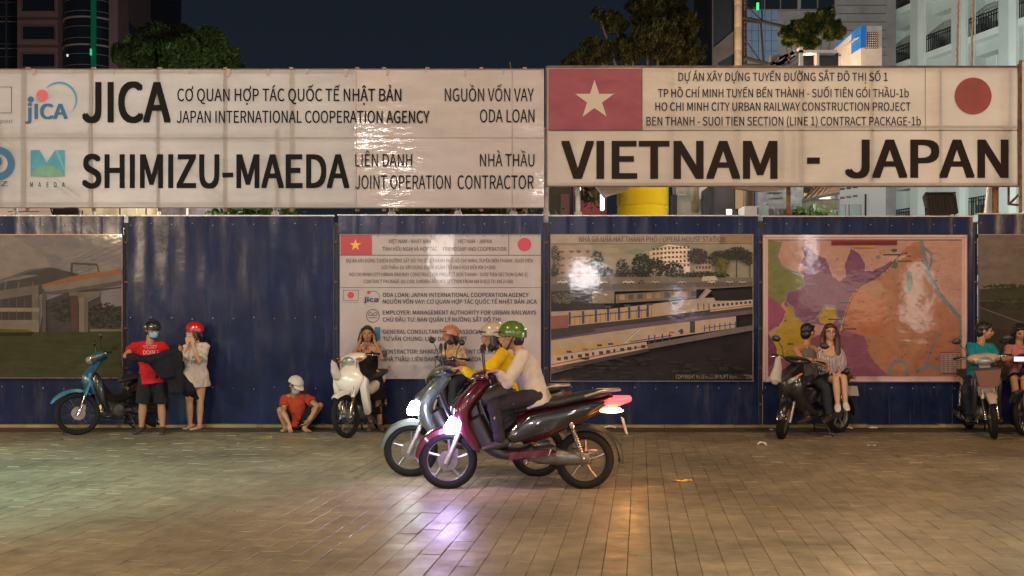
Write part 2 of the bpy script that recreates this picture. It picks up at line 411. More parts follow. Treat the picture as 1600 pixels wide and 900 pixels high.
# ---------------------------------------------------------------- banners over the hoarding
cloth = mat('banner_cloth', (0.50, 0.49, 0.52), 0.5, noise_s=1.2, amt=0.10, bump=0.3, bump_s=1.6, bd=0.03, trans=0.46, stretch=(1, 1, 3.5), coat=0.15, cr=0.2, spec=.3)
cloth_b = mat('banner_cloth_lined', (0.43, 0.41, 0.445), 0.45, noise_s=1.2, amt=0.10, bump=0.3, bump_s=1.8, bd=0.03, stretch=(1, 1, 3.5), coat=0.30, cr=0.10, spec=.3)
cloth_o = mat('banner_cloth_cream', (0.52, 0.475, 0.46), 0.55, noise_s=0.9, amt=0.10, bump=0.4, bump_s=2.0, bd=0.03, trans=0.40, stretch=(1, 1, 3), coat=0.2, cr=0.25)
ink = mat('black_print', (0.010, 0.010, 0.012), 0.7, spec=.12)
ink2 = mat('brown_black_print', (0.022, 0.015, 0.016), 0.7, spec=.12)
blu = mat('blue_print', (0.015, 0.13, 0.30), 0.5)
pnk = mat('pink_red_print', (0.62, 0.11, 0.17), 0.5)
flagr = mat('flag_red_cloth', (0.34, 0.080, 0.135), 0.5, noise_s=2.5, amt=0.15, trans=0.35, bump=0.4, bump_s=3, stretch=(1, 1, 2), coat=0.1)
starc = mat('faded_star', (0.70, 0.68, 0.60), 0.5, trans=0.35)
discr = mat('faded_disc', (0.33, 0.085, 0.09), 0.5, noise_s=3, amt=0.15, trans=0.3)
BY = 15.22
def sheet(x0, y0, x1, y1, Y, wob=0.012, sag=0.0, cell=0.2):
    q = G(); a = at(x0, y1, Y); b = at(x1, y0, Y); nx = max(2, int((b.x-a.x)/cell)); nz = max(2, int((b.z-a.z)/cell)); vs = []
    for j in range(nz+1):
        for i in range(nx+1):
            x = a.x+(b.x-a.x)*i/nx; z = a.z+(b.z-a.z)*j/nz
            vs.append((x, Y+wob*(0.3+noise.noise(Vector((x*1.1, 3.3, z*1.4+Y)))), z))
    q.add(vs, [(j*(nx+1)+i, j*(nx+1)+i+1, (j+1)*(nx+1)+i+1, (j+1)*(nx+1)+i) for j in range(nz) for i in range(nx)])
    return q
for m_ in (cloth, cloth_b, cloth_o): dust(m_, (0.30, 0.25, 0.22), .30, (2.2, 2.2, .5), .5, .8)
bl = empty('banner', at(425, 325, BY), 'long pale banner with black lettering JICA and SHIMIZU-MAEDA, left of the flag banner', 'banner')
put(sheet(-210, 108, 556, 324, BY), 'backlit_cloth', cloth, bl, smooth=True)
put(sheet(554, 108, 850, 324, BY-.004), 'lined_cloth', cloth_b, bl, smooth=True)
q = G(); q.pbox(554, 108, 850, 324, BY+.03, .01); put(q, 'lining', mat('lining_board', (0.3, 0.28, 0.28), 0.8), bl)
q = G()
steel = mat('frame_steel', (0.30, 0.20, 0.17), 0.7, 0.2, noise_s=10, amt=0.3)
fr = empty('steel_scaffold', (0, BY+.05, 3), 'steel frame standing on posts behind both long banners', 'frame')
for x in list(range(-163, 560, 103)) + [600, 668, 752, 820]:
    q = G(); a = at(x, 330, BY+.05); b = at(x, 105, BY+.05); q.bb((a.x-.028, BY+.045, a.z), (a.x+.028, BY+.09, b.z)); put(q, 'upright', steel, fr)
for y in (112, 215, 319):
    q = G(); a = at(-210, y, BY+.05); b = at(846, y, BY+.05); q.bb((a.x, BY+.095, a.z-.022), (b.x, BY+.13, a.z+.022)); put(q, 'crossbar', steel, fr)
for (xa, xb) in ((25, 140), (245, 350), (-163, -60)):
    q = G(); q.tube([at(xa, 225, BY+.16), at(xb, 312, BY+.16)], .018, 6); put(q, 'brace', steel, fr)
for x in (1053, 1155, 1255, 1363, 1468, 1575):
    q = G(); a = at(x, 291, BY+.05); b = at(x, 105, BY+.05); q.bb((a.x-.022, BY+.05, a.z), (a.x+.022, BY+.09, b.z)); put(q, 'upright', steel, fr)
for y in (110, 199, 286):
    q = G(); a = at(857, y, BY+.05); b = at(1592, y, BY+.05); q.bb((a.x, BY+.095, a.z-.018), (b.x, BY+.12, a.z+.018)); put(q, 'crossbar', steel, fr)
for x in (24, 430, 612, 716, 802, 853, 903, 1232, 1555):
    q = G(); a = at(x, 200, BY+.2); q.tube([(a.x, BY+.2, 0), (a.x, BY+.2, a.z)], .035 if x < 1500 else .05, 10)
    q.tube([(a.x, BY+.2, 3.24), (a.x, BY+.2, 3.30)], .055, 10)
    put(q, 'post', rust if x > 1000 else mat('pale_post', (0.42, 0.42, 0.40), 0.5, 0.3, noise_s=12, amt=0.3), fr)
# thin dark hems and tie wires
q = G(); q.pbox(-210, 323.6, 850, 325.2, BY-.02, .02); q.pbox(-210, 107.4, 850, 108.6, BY-.015, .02); put(q, 'hem', mat('hem', (0.22, 0.17, 0.16), 0.7), bl)
q = G(); q.pbox(-210, 214.6, 850, 215.2, BY-.016, .004)
for x in range(-190, 850, 61): q.pbox(x+random.uniform(-6, 6), 108, x+.9, 117+random.uniform(-4, 4), BY-.017, .004)
for x in (143.5, 556, 800): q.pbox(x, 109, x+.7, 323, BY-.015, .003)
put(q, 'seam', mat('seam', (0.40, 0.33, 0.31), 0.7), bl)
q = G(); q.tube([at(798, 108, BY), at(797, 97, BY)], .008, 5); put(q, 'stub_wire', rust, fr)
TY = BY-.022
def T(s, x0, x1, yt, yb, m=ink, b=0.0, par=None, Y=None, **k): return text(s, x0, x1, yt, yb, Y or TY, m, par or bl, b, **k)
T('JICA', 128, 267, 128, 191.5, b=.035, split=True, name='letter')
T('CƠ QUAN HỢP TÁC QUỐC TẾ NHẬT BẢN', 277, 627, 138.5, 158, b=.012)
T('JAPAN INTERNATIONAL COOPERATION AGENCY', 276, 671, 173, 192, b=.012)
T('NGUỒN VỐN VAY', 695, 834, 138, 158); T('ODA LOAN', 750, 835, 171, 191)
T('SHIMIZU-MAEDA', 128, 546, 241, 294, b=.035, split=True, name='letter')
T('LIÊN DANH', 555, 644, 240.5, 260); T('JOINT OPERATION', 555, 704, 274, 295)
T('CONTRACTOR', 715, 834, 274, 295); T('NHÀ THẦU', 750, 835, 240.5, 260)
T('MAEDA', 47, 101, 284.5, 292.5, b=.02, sp=1.9)
T('jICA', 39, 106, 162, 186, m=blu, b=.045)
T('Japan', -14, 19, 186, 192, m=mat('grey_print', (0.18, 0.16, 0.17), 0.6))
T('SHIMZ', -46, 12, 283, 291, m=blu, b=.03)
def disc(cx, cy, r, Y, m, par, name='disc', r0=0, a0=0, a1=360, n=40, rf=None):
    q = G(); vs = []; fs = []
    for i in range(n+1):
        a = math.radians(a0+(a1-a0)*i/n); rr = r0
        if rf: t = i/n; rr = r-(r-r0)*rf(t)
        vs.append(at(cx+r*math.cos(a), cy-r*math.sin(a), Y)); vs.append(at(cx+rr*math.cos(a), cy-rr*math.sin(a), Y))
    if r0 == 0 and not rf: q.add([vs[2*i] for i in range(n)], [tuple(range(n))])
    else: q.add(vs, [(2*i, 2*i+1, 2*i+3, 2*i+2) for i in range(n)])
    return put(q, name, m, par)
disc(65.5, 149.5, 9.5, TY, pnk, bl); disc(60, 155, 4.2, TY-.002, cloth, bl); disc(48, 155.5, 5, TY-.001, blu, bl)
disc(93, 155, 27.5, TY, mat('light_blue_print', (0.06, 0.30, 0.50), 0.5), bl, 'arc', 24, 140, -50, rf=lambda t: math.sin(math.pi*min(1, t*1.02+.02))**.5)
disc(-3, 255.5, 26, TY, blu, bl, 'ring', 15); disc(-5, 252, 8, TY, blu, bl)
gr = mat('print', (0.5, 0.5, 0.5), 0.5, attr=True, noise_s=7, amt=0.12)
q = G(); flat(q, [(47.5, 234.5), (62, 234.5), (73, 254), (86, 234.5), (101, 234.5), (101, 276), (47.5, 276)], TY, (0.05, 0.30, 0.47))
flat(q, [(49, 276)]+[(74+25*math.cos(math.radians(a)), 276-17.5*math.sin(math.radians(a))) for a in range(175, 0, -10)]+[(99.5, 276)], TY-.002, (0.14, 0.34, 0.27))
flat(q, [(86, 234.5), (90, 234.5), (101, 262), (101, 270)], TY-.001, (0.10, 0.40, 0.55))
put(q, 'emblem', gr, bl)
q = G()
for a in ((-30, 135.5, 18, 136.2), (-30, 176, 18, 176.7), (17.3, 135.5, 18, 176.7)): q.pbox(*a, TY, .002)
put(q, 'box_outline', ink, bl)
# right banner
br = empty('banner', at(1222, 290, BY), 'cream banner reading VIETNAM - JAPAN with a red star flag and a red disc', 'banner')
put(sheet(855, 104.5, 1592, 290, BY, .014), 'cloth', cloth_o, br, smooth=True)
q = G(); q.pbox(853, 290, 1592, 292, BY-.02, .03); q.pbox(853, 102.5, 1592, 105, BY-.02, .03); q.pbox(852.5, 103, 855, 291, BY-.02, .03); q.pbox(1591, 100, 1594, 291, BY-.02, .03)
put(q, 'edge_frame', mat('edge_frame', (0.10, 0.07, 0.065), 0.6, noise_s=8, amt=.4), br)
q = G()
for a in ((857, 203, 1591, 203.9), (1003, 106, 1003.7, 203), (1445.5, 105, 1446.1, 203)): q.pbox(*a, TY, .002)
put(q, 'rule_line', ink2, br)
put(sheet(857, 107, 1003, 203, TY, .006), 'flag_field', flagr, br, smooth=True)
def star(cx, cy, r, Y, m, par):
    q = G(); pts = []
    for i in range(10):
        a = math.radians(90+36*i); rr = r if i % 2 == 0 else r*.385; pts.append(at(cx+rr*math.cos(a), cy-rr*math.sin(a), Y))
    pts.append(at(cx, cy, Y)); q.add(pts, [(10, i, (i+1) % 10) for i in range(10)]); put(q, 'star', m, par)
star(929, 156.5, 32, TY-.012, starc, br); disc(1520.5, 150, 29, TY, discr, br, 'sun_disc')
R_ = lambda s, x0, x1, yt, yb, b=.012: text(s, x0, x1, yt, yb, TY, ink2, br, b)
R_('DỰ ÁN XÂY DỰNG TUYẾN ĐƯỜNG SẮT ĐÔ THỊ SỐ 1', 1060, 1387, 113.5, 126.5)
R_('TP HỒ CHÍ MINH TUYẾN BẾN THÀNH - SUỐI TIÊN GÓI THẦU-1b', 1028, 1420, 139, 152)
R_('HO CHI MINH CITY URBAN RAILWAY CONSTRUCTION PROJECT', 1024, 1423, 160, 173)
R_('BEN THANH - SUOI TIEN SECTION (LINE 1) CONTRACT PACKAGE-1b', 1010, 1439, 182.5, 196)
text('VIETNAM', 877, 1215, 220, 279.5, TY, ink2, br, .035, split=True, name='letter'); text('JAPAN', 1320, 1576, 218, 278, TY, ink2, br, .035, split=True, name='letter')
q = G(); q.pbox(1261, 246, 1281, 256, TY-.003, .002); put(q, 'dash', ink2, br)
b3 = empty('banner', at(1700, 300, BY), 'edge of a cream board past the right end of the flag banner', 'banner')
put(sheet(1597, 96, 1800, 330, BY, .01), 'cloth', cloth_o, b3, smooth=True)
q = G(); q.pbox(1594.5, 94, 1597, 332, BY-.03, .06); put(q, 'edge_post', rust, b3)
# ================================================================== BEHIND THE HOARDING
def tree(label, cx, cy, Y, clumps, leafcol, n, size, base_px, name='tree', trunkr=.22, seed=1, leafcol2=None, group=None, ball=False):
    """clumps: (px, py, radius px, depth offset, leaf share)"""
    rd = random.Random(seed); root = empty(name, (at(cx, cy, Y).x, Y, 0), label, 'tree', group)
    bark = mat('bark', (0.10, 0.075, 0.055), .9, noise_s=12, amt=.4, bump=.6, bump_s=30)
    x = at(cx, cy, Y).x; top = at(cx, cy, Y).z
    g = G(); g.tube([(x, Y, 0), (x+.1, Y, top*.35), (x-.1, Y, top*.62), (x, Y, top*.8)], [trunkr*1.3, trunkr, trunkr*.8, trunkr*.55], 10)
    put(g, 'trunk', bark, root, True)
    for (px, py, r, dy, sh_) in clumps:
        c = at(px, py, Y+dy); q = Vector((x, Y, top*.62)); g = G()
        mid = (q+c)/2+Vector((rd.uniform(-.2, .2), 0, -.2)); g.tube([q, mid, c, c+Vector((rd.uniform(-.3, .3), 0, .4))], [trunkr*.45, trunkr*.3, trunkr*.16, .01], 7)
        for k in range(5):
            d = Vector((rd.gauss(0, 1), rd.gauss(0, 1), rd.gauss(.4, .8))).normalized()*(r/F*Y)*.8; g.tube([c-d*.1, c+d*.5+Vector((0, 0, .1)), c+d], [trunkr*.13, trunkr*.08, .008], 5)
        put(g, 'limb', bark, root, True)
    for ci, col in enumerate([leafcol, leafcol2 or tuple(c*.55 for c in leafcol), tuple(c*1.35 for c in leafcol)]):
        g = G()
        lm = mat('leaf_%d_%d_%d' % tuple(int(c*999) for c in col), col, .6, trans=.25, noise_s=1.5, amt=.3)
        for (px, py, r, dy, sh_) in clumps:
            c = at(px, py, Y+dy); R = r/F*Y; sub = []
            for _ in range(int(22*sh_)+5):
                v = Vector((rd.gauss(0, 1), rd.gauss(0, 1), rd.gauss(0, 1))).normalized()*R*(rd.random()**.4)*.92; v.z *= .8; sub.append((c+v, R*rd.uniform(.12, .30)))
            for _ in range(int(n*sh_/3)):
                s_, sr = rd.choice(sub); v = Vector((rd.gauss(0, 1), rd.gauss(0, 1), rd.gauss(0, 1))); v = v.normalized()*sr*(rd.random()**.45)
                p = s_+v; a = Vector((rd.gauss(0, 1), rd.gauss(0, 1), rd.gauss(0, 1))).normalized(); b = a.orthogonal().normalized(); L = size*rd.uniform(.6, 1.4)
                g.add([p-a*L, p+b*L*.45, p+a*L, p-b*L*.45], [(0, 1, 2, 3)])
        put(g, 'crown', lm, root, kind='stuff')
    return root
tree('round dense dark green tree rising over the left banner beside the glass tower', 275, 75, 45,
     [(215, 88, 34, -1, 1), (250, 68, 36, 0, 1.2), (285, 66, 34, 1, 1.2), (325, 64, 26, -.5, 1), (338, 88, 34, 0, 1), (290, 95, 44, -1, 1.2), (370, 104, 12, 0, .3), (235, 105, 34, 0, 1)], (0.028, 0.050, 0.012), 16000, .12, 200, seed=3)
tree('tall loose tree with bare branches showing, rising behind the red flag', 1015, 20, 42,
     [(960, 35, 22, 0, .7), (935, 22, 12, 0, .3), (1010, 20, 34, 0, 1), (1045, 12, 30, 1, 1), (1072, 40, 28, 0, .9), (1030, 60, 40, -1, 1.1), (985, 75, 30, 0, .8), (940, 82, 24, 0, .6), (910, 92, 20, 0, .5), (1080, 80, 24, 0, .6), (900, 98, 20, 0, .4), (925, 70, 16, 0, .3), (895, 106, 12, 0, .2), (1055, 95, 30, 0, .6)], (0.050, 0.052, 0.020), 8500, .10, 200, seed=5)
tree('small tree with yellow twigs before the concrete wall, right of the truss', 1262, 50, 33,
     [(1290, 25, 16, 1, .8), (1300, 48, 20, 1, 1), (1268, 40, 20, 0, 1), (1245, 48, 18, -.5, .9), (1235, 62, 12, -.5, .4), (1262, 70, 18, -.5, .7), (1225, 50, 9, -.5, .2)], (0.085, 0.090, 0.022), 6500, .08, 200, seed=8, trunkr=.1, leafcol2=(0.02, 0.05, 0.012))
mauve = mat('mauve_cladding', (0.135, 0.095, 0.105), .7, noise_s=.6, amt=.12); dglass = mat('dark_glass', (0.012, 0.018, 0.026), .12, spec=.6)
slabm = mat('pale_slab', (0.26, 0.23, 0.25), .6); 
tw = empty('office_tower', (-30, 74, 0), 'dark office tower with a curved glass bay and a green light strip, at top left', 'building')
Yt = 70
q = G(); q.pbox(27, -60, 90, 513, Yt, 9); put(q, 'pier', mauve, tw)
for y0 in (-24, 41, 84, 127, 170):
    y1 = y0+20 if y0 > 0 else 17; yy = y0 if y0 > 0 else -8
    q = G(); q.pbox(34.5, yy, 85, yy+20 if y0 > 0 else 17, Yt-.06, .05); put(q, 'window', dglass, tw)
    q = G()
    for e in ((33.5, yy-1, 86, yy), (33.5, (yy+20 if y0 > 0 else 17), 86, (yy+21 if y0 > 0 else 18)), (33.5, yy, 34.5, yy+20), (85, yy, 86, yy+20)): q.pbox(*e, Yt-.15, .14)
    put(q, 'window_frame', mauve, tw)
for y in (28, 71, 114):
    q = G(); q.pbox(27, y, 90, y+2.5, Yt-.12, .1); put(q, 'ledge', mat('dark_ledge', (.06, .045, .05), .8), tw)
q = G(); q.pbox(-60, -60, 27, 513, Yt+2, 6); put(q, 'glass_wing', dglass, tw)
for y in (3, 25, 33, 68, 75, 88):
    q = G(); q.pbox(-60, y, 27, y+.9, Yt+1.9, .1); put(q, 'mullion', slabm if y in (33, 75) else mauve, tw)
for x in (8,): q = G(); q.pbox(x, -60, x+3, 513, Yt+1.85, .1); put(q, 'mullion', mat('blue_mullion', (.03, .045, .07), .5), tw)
ca, cb = at(92, 100, Yt).x, at(170, 100, Yt).x; cxx = (ca+cb)/2; rr = (cb-ca)/2
def bay(g, z0, z1, k):
    vs = []; n = 16
    for z in (z0, z1):
        for i in range(n+1):
            a = math.pi*(1+i/n); vs.append((cxx+rr*k*math.cos(a), Yt+1+rr*k*.75*math.sin(a), z))
    g.add(vs, [(i, i+1, n+2+i, n+1+i) for i in range(n)]+[tuple(range(n, -1, -1)), tuple(n+1+i for i in range(n+1))])
q = G(); bay(q, 0, at(0, -60, Yt).z, 1); put(q, 'glass_bay', dglass, tw)
for y, h, k, m_ in ((18, .6, 1.01, slabm), (27, 2.4, 1.06, slabm), (42, .6, 1.01, slabm), (60, .6, 1.01, slabm), (70, 2.4, 1.06, slabm), (85, .6, 1.01, slabm), (102, .6, 1.01, slabm), (0, .6, 1.01, slabm), (112, 2.4, 1.06, slabm)):
    q = G(); z = at(0, y, Yt).z; bay(q, z-h/F*Yt, z, k); put(q, 'floor_band', m_, tw)
q = G(); x0, x1 = at(140, 0, Yt-1.2).x, at(148, 0, Yt-1.2).x; q.bb((x0, Yt-1.02, 5), (x1, Yt-.94, 26)); put(q, 'green_light_strip', mat('green_strip', (0, .1, .05), .4, emit=(0.0, 0.42, 0.19), es=.07), tw)
q = G(); q.pbox(140.5, 76, 142.5, 86, Yt-1.2, .1); put(q, 'green_lamp', mat('green_lamp', (0, .2, .1), .4, emit=(0.05, 1.0, 0.35), es=.7), tw)
q = G(); q.pbox(104, 84.5, 106, 88, Yt-1.4, .1); put(q, 'lit_lamp', mat('small_white_lamp', (1, 1, 1), .4, emit=(.8, .9, .9), es=.7), tw)
q = G(); q.pbox(170, -60, 184, 513, Yt-.2, 2); put(q, 'pier', mauve, tw)
q = G(); xa = at(184, 0, Yt).x; q.add([(xa, Yt-.1, 0), (xa, Yt-.1, 32), (-28.3, Yt+8, 32), (-28.3, Yt+8, 0)], [(0, 1, 2, 3)]); put(q, 'side_wall', mauve, tw)
for k in range(5):
    z0 = 18.9+k*1.95-3.9; q = G(); X = lambda y, e: (xa+(y-Yt+.1)/8.1*(-28.3-xa)-e*0+.0, y, 0)
    q.add([(xa+(-28.3-xa)*.05+.03, Yt+.3, z0), (xa+(-28.3-xa)*.05+.03, Yt+.3, z0+1.0), (xa+(-28.3-xa)*.85+.03, Yt+6.8, z0+1.0), (xa+(-28.3-xa)*.85+.03, Yt+6.8, z0)], [(0, 1, 2, 3)]); put(q, 'window', dglass, tw)
ft = empty('office_tower', (-40, 120, 0), 'far dark tower with thin pale floor lines behind the round tree', 'building')
q = G(); q.bb(at(215, 513, 120)-Vector((0, 0, 2)), at(283, -60, 132)); put(q, 'glass_wall', mat('far_glass', (0.012, 0.018, 0.028), .3), ft)
for y in range(-50, 110, 9):
    q = G(); a = at(222, y, 119.8); b = at(284, y+7, 119.8); q.tube([a, b], .09, 4); put(q, 'floor_line', mauve, ft)
# --- right-hand buildings
conc = mat('concrete_wall', (0.175, 0.155, 0.16), .85, noise_s=.9, amt=.2, bump=.3, bump_s=6)
dkb = mat('dark_facade', (0.02, 0.022, 0.028), .5)
cb_ = empty('concrete_building', (20, 58, 0), 'grey concrete building with a dark window row and blue panels, above the right banner', 'building')
q = G(); q.pbox(1162, -60, 1400, 513, 58, 6); put(q, 'wall', conc, cb_)
for a, b in ((1168, 1194), (1196, 1219), (1221, 1246), (1252, 1277), (1279, 1304)):
    q = G(); q.pbox(a, -20, b, 14, 57.9, .15); put(q, 'window', dglass, cb_)
    q = G(); q.pbox(a-1.2, 14, b+1.2, 15.4, 57.8, .15); q.pbox(b, -20, b+1.3, 14, 57.8, .15); put(q, 'window_frame', mauve, cb_)
bluep = mat('blue_grey_panel', (0.12, 0.16, 0.26), .55, noise_s=1, amt=.15)
for i in range(5):
    for j in range(5):
        q = G(); q.pbox(1165+i*10.2, 16+j*16, 1174.6+i*10.2, 31.4+j*16, 57.85, .1); put(q, 'panel', bluep, cb_)
q = G(); q.pbox(1182.5, 4, 1186, 15, 57.5, .1); put(q, 'green_lamp', mat('green_tube', (0, .2, .1), .4, emit=(0.1, 1.0, 0.3), es=1.1), cb_)
for j in range(7):
    q = G(); q.pbox(1308, 8+j*13, 1385, 8.6+j*13, 57.94, .1); put(q, 'joint', mat('joint_dark', (.09, .08, .085), .9), cb_)
db = empty('dark_building', (15, 62, 0), 'dark building with a sloping brown ramp wall, left of the lit concrete column', 'building')
q = G(); q.pbox(1113, -60, 1164, 513, 60, 6); put(q, 'wall', dkb, db)
q = G(); q.add([at(1113, 76, 59.8), at(1150, 45, 59.8), at(1150, 82, 59.8), at(1122, 98, 59.8), at(1120, 513, 59.8), at(1113, 513, 59.8)], [(0, 1, 2, 3, 4, 5)]); put(q, 'ramp_wall', mat('brown_wall', (0.15, 0.10, 0.085), .8, noise_s=1, amt=.2), db)
q = G(); q.pbox(1113, -60, 1114.5, 513, 59.7, .2); put(q, 'edge_trim', mauve, db)
col = empty('concrete_column', (at(1155, 0, 40).x, 40, 0), 'tall orange-lit concrete column left of the steel truss', 'column')
lc = mat('lit_concrete', (0.52, 0.40, 0.30), .8, noise_s=2, amt=.2)
y = -40
zs = [at(0, y, 40).z for y in (513, 450, 390, 330, 270, 210, 150, 101, 77, 42, 6, -30, -60)]
for a, b in zip(zs, zs[1:]):
    q = G(); q.lathe((at(1155, 0, 40).x, 40.2, a), (0, 0, 1), [(.148, 0), (.155, .02), (.155, b-a-.03), (.148, b-a-.012)], 16); put(q, 'segment', lc, col, True)
tr = empty('steel_truss', (at(1164, 0, 36).x, 36, 0), 'dark steel lattice mast and boom beside the orange-lit column', 'crane')
q = G(); q.pbox(1161.5, -60, 1163, 513, 36, .06); q.pbox(1165.5, -60, 1167, 513, 36, .06)
put(q, 'mast', dark, tr)
for y in range(-50, 110, 10): q = G(); q.tube([at(1162, y, 36), at(1166.5, y+5, 36), at(1162, y+10, 36)], .018, 5); put(q, 'mast_lattice', dark, tr)
for p_ in (((1160, 27), (1232, 43), .06), ((1163, 33), (1190, 36), .04), ((1189, 36), (1193, 96), .04), ((1164, 90), (1202, 101), .07), ((1168, 67), (1190, 98), .025), ((1165, 8), (1192, 33), .022), ((1190, -5), (1191, 33), .03), ((1164, 101), (1192, 102), .04)):
    q = G(); q.tube([at(*p_[0], 35.9), at(*p_[1], 35.9)], p_[2], 6); put(q, 'strut', dark, tr)
# blue sign house
wh = mat('white_render', (0.55, 0.50, 0.50), .7, noise_s=2, amt=.12); bsg = mat('blue_sign', (0.025, 0.15, 0.42), .4, emit=(0.03, 0.2, 0.6), es=.35)
sh_ = empty('shop_building', (at(1365, 0, 34).x, 34, 0), 'white shop building with a blue fascia sign and a dark grille, below the concrete wall', 'building')
q = G(); q.pbox(1345, 40.5, 1378, 513, 34, 3); put(q, 'wall', wh, sh_)
q = G(); q.pbox(1352, 50, 1372, 75.5, 33.95, .04); put(q, 'grille_back', mat('grille_dark', (.09, .05, .03), .7), sh_)
for i in range(6):
    for j in range(7):
        q = G(); c = at(1353.6+i*3.3, 52+j*3.6, 33.9); q.box(c, (.03, .03, .05), Matrix.Rotation(.78, 3, 'Y')); put(q, 'grille_block', wh, sh_)
q = G(); q.add([at(1306, 68, 37), at(1345, 40, 33.8), at(1345, 75, 33.8), at(1306, 101, 37)], [(0, 1, 2, 3)]); q.add([at(1345, 40, 33.8), at(1354, 40.5, 33.9), at(1354, 73.5, 33.9), at(1345, 75, 33.8)], [(0, 1, 2, 3)]); put(q, 'blue_sign', bsg, sh_)
pl_ = mat('sign_relief', (0.5, 0.52, 0.5), .5, emit=(.5, .5, .5), es=.3)
for i in range(12):
    t = i/12; x = 1308+t*34; y = 84.5-(x-1306)*.70; q = G(); h = (2.6 if i % 3 else 4.2); q.add([at(x, y-h, 36.7-t*3.1), at(x+2.1, y-1.4-h, 36.5-t*3.1), at(x+2.1, y-1.4, 36.5-t*3.1), at(x, y, 36.7-t*3.1)], [(0, 1, 2, 3)]); put(q, 'sign_stroke', pl_, sh_)
q = G(); q.pbox(1308, 88, 1345, 513, 36, 1.5); put(q, 'side_wall', mat('side_white', (0.42, 0.40, 0.44), .7), sh_)
q = G(); q.pbox(1338, 76, 1345, 103, 35, .2); put(q, 'dark_opening', dkb, sh_)
q = G(); q.pbox(1276, 92, 1307, 130, 32, .3); o = put(q, 'small_sign', bsg, sh_)
text('ada', 1287, 1305, 98.5, 104, 31.98, pl_, sh_, .03)
pg_ = empty('pergola', (at(1280, 0, 31).x, 31, 0), 'white framed roof terrace with dark openings under the small tree', 'terrace')
for x0, y0, x1, y1 in ((1249, 73, 1255, 513), (1276, 83, 1280, 513), (1249, 78, 1308, 82.5)): q = G(); q.pbox(x0, y0, x1, y1, 31, .3); put(q, 'beam', wh, pg_)
q = G(); q.pbox(1255, 82, 1310, 300, 31.6, .2); put(q, 'backdrop', dkb, pg_)
rm = empty('old_roof', (at(1225, 0, 30).x, 30, 0), 'patchy pale old wall and lean-to roof right of the truss, over the banner', 'roof')
for i in range(26):
    x = random.uniform(1205, 1245); y = 103-random.random()*26*(x-1195)/50; q = G(); c = at(x, y, 30); q.box(c, (random.uniform(.08, .3), .1, random.uniform(.04, .14)), Matrix.Rotation(random.uniform(-.7, -.3), 3, 'Y')); put(q, 'sheet', random.choice([wh, conc, mat('pink_patch', (.3, .12, .13), .8), dkb]), rm)
q = G(); q.pbox(1205, 86, 1248, 200, 30.3, .3); put(q, 'wall', conc, rm)
# --- hotel, its front runs back from right to left
ht = empty('hotel', (24, 56, 0), 'pale sea-green hotel with recessed balconies and dark railings, far right', 'building')
H0 = Vector((22.3, 60, 0)); H1 = Vector(((1640-800)/F*48.5, 48.5, 0)); hu = (H1-H0).normalized(); hn = Vector((hu.y, -hu.x, 0)); 
if hn.x > 0: hn = -hn
def hs(px):   # distance along the front where the ray through column px meets it
    k = (px-800)/F; return (k*H0.y-H0.x)/(hu.x-k*hu.y)
def hY(px): return (H0+hu*hs(px)).y
def hz_(px, py): return CH+(HZ-py)/F*hY(px)
seag = mat('sea_green_render', (0.40, 0.43, 0.41), .75, noise_s=.7, amt=.1); seag2 = mat('sea_green_light', (0.52, 0.55, 0.53), .7, noise_s=.7, amt=.08)
def hb(s0, s1, z0, z1, d0, d1, m_, nm):
    vs = []
    for z in (z0, z1):
        for s_, d in ((s0, d0), (s1, d0), (s1, d1), (s0, d1)): vs.append(H0+hu*s_+hn*d+Vector((0, 0, z)))
    q = G(); q.add(vs, [(0, 3, 2, 1), (4, 5, 6, 7), (0, 1, 5, 4), (1, 2, 6, 5), (2, 3, 7, 6), (3, 0, 4, 7)]); return put(q, nm, m_, ht)
hb(-.2, 22, 0, 32, -4, -1.2, seag, 'wall')
edges = [(1376, 1389), (1422, 1447), (1486, 1513), (1560, 1592)]
for a, b in edges: hb(hs(a), hs(b), 0, 32, -1.2, 0, seag, 'pilaster'); hb(hs(a)+(hs(b)-hs(a))*.62, hs(b)-.02, 0, 32, 0, .16, seag2, 'pilaster_rib')
FH = 3.2
levels = [(1389, 1422, 100), (1447, 1486, 80), (1513, 1560, 47), (1596, 1640, 12)]
zb0 = hz_(1389, 104)
for a, b in ((1389, 1422), (1447, 1486), (1513, 1560), (1592, 1640)):
    s0, s1 = hs(a), hs(b)
    for k in range(-6, 3):
        z = zb0+k*FH+(0 if True else 0)
        hb(s0, s1, z-.35, z, -1.2, .05, seag2, 'balcony_slab'); hb(s0, s1, z-1.0, z-.35, -1.2, -.5, seag, 'beam')
        w = s1-s0
        d_ = hb(s0+w*.45, s0+w*.86, z, z+2.1, -1.19, -1.12, mat('door_glass', (0.16, 0.24, 0.25), .2), 'balcony_door')
        hb(s0+w*.40, s0+w*.45, z, z+2.15, -1.19, -1.05, seag2, 'door_frame'); hb(s0+w*.86, s0+w*.91, z, z+2.15, -1.19, -1.05, seag2, 'door_frame'); hb(s0+w*.64, s0+w*.67, z, z+2.1, -1.12, -1.06, seag2, 'door_frame')
        rl = hb(s0, s1, z+.92, z+.98, -.06, .0, dark, 'railing'); hb(s0, s1, z+.74, z+.78, -.06, 0, dark, 'railing')
        q = G(); n = 12
        for i in range(n+1):
            c = H0+hu*(s0+w*i/n)-hn*.03; q.bb((c.x-.022, c.y-.022, z), (c.x+.022, c.y+.022, z+.92))
        put(q, 'balusters', dark, ht, kind='stuff')
        c = H0+hu*(s0+w*.3)-hn*.35; q = G(); q.bb((c.x-.3, c.y-.15, z), (c.x+.3, c.y+.15, z+.55)); put(q, 'air_conditioner', mat('dark_unit', (.05, .06, .06), .6), ht)
hb(hs(1592), 22, 0, 32, -1.2, -.3, seag, 'wing_wall')
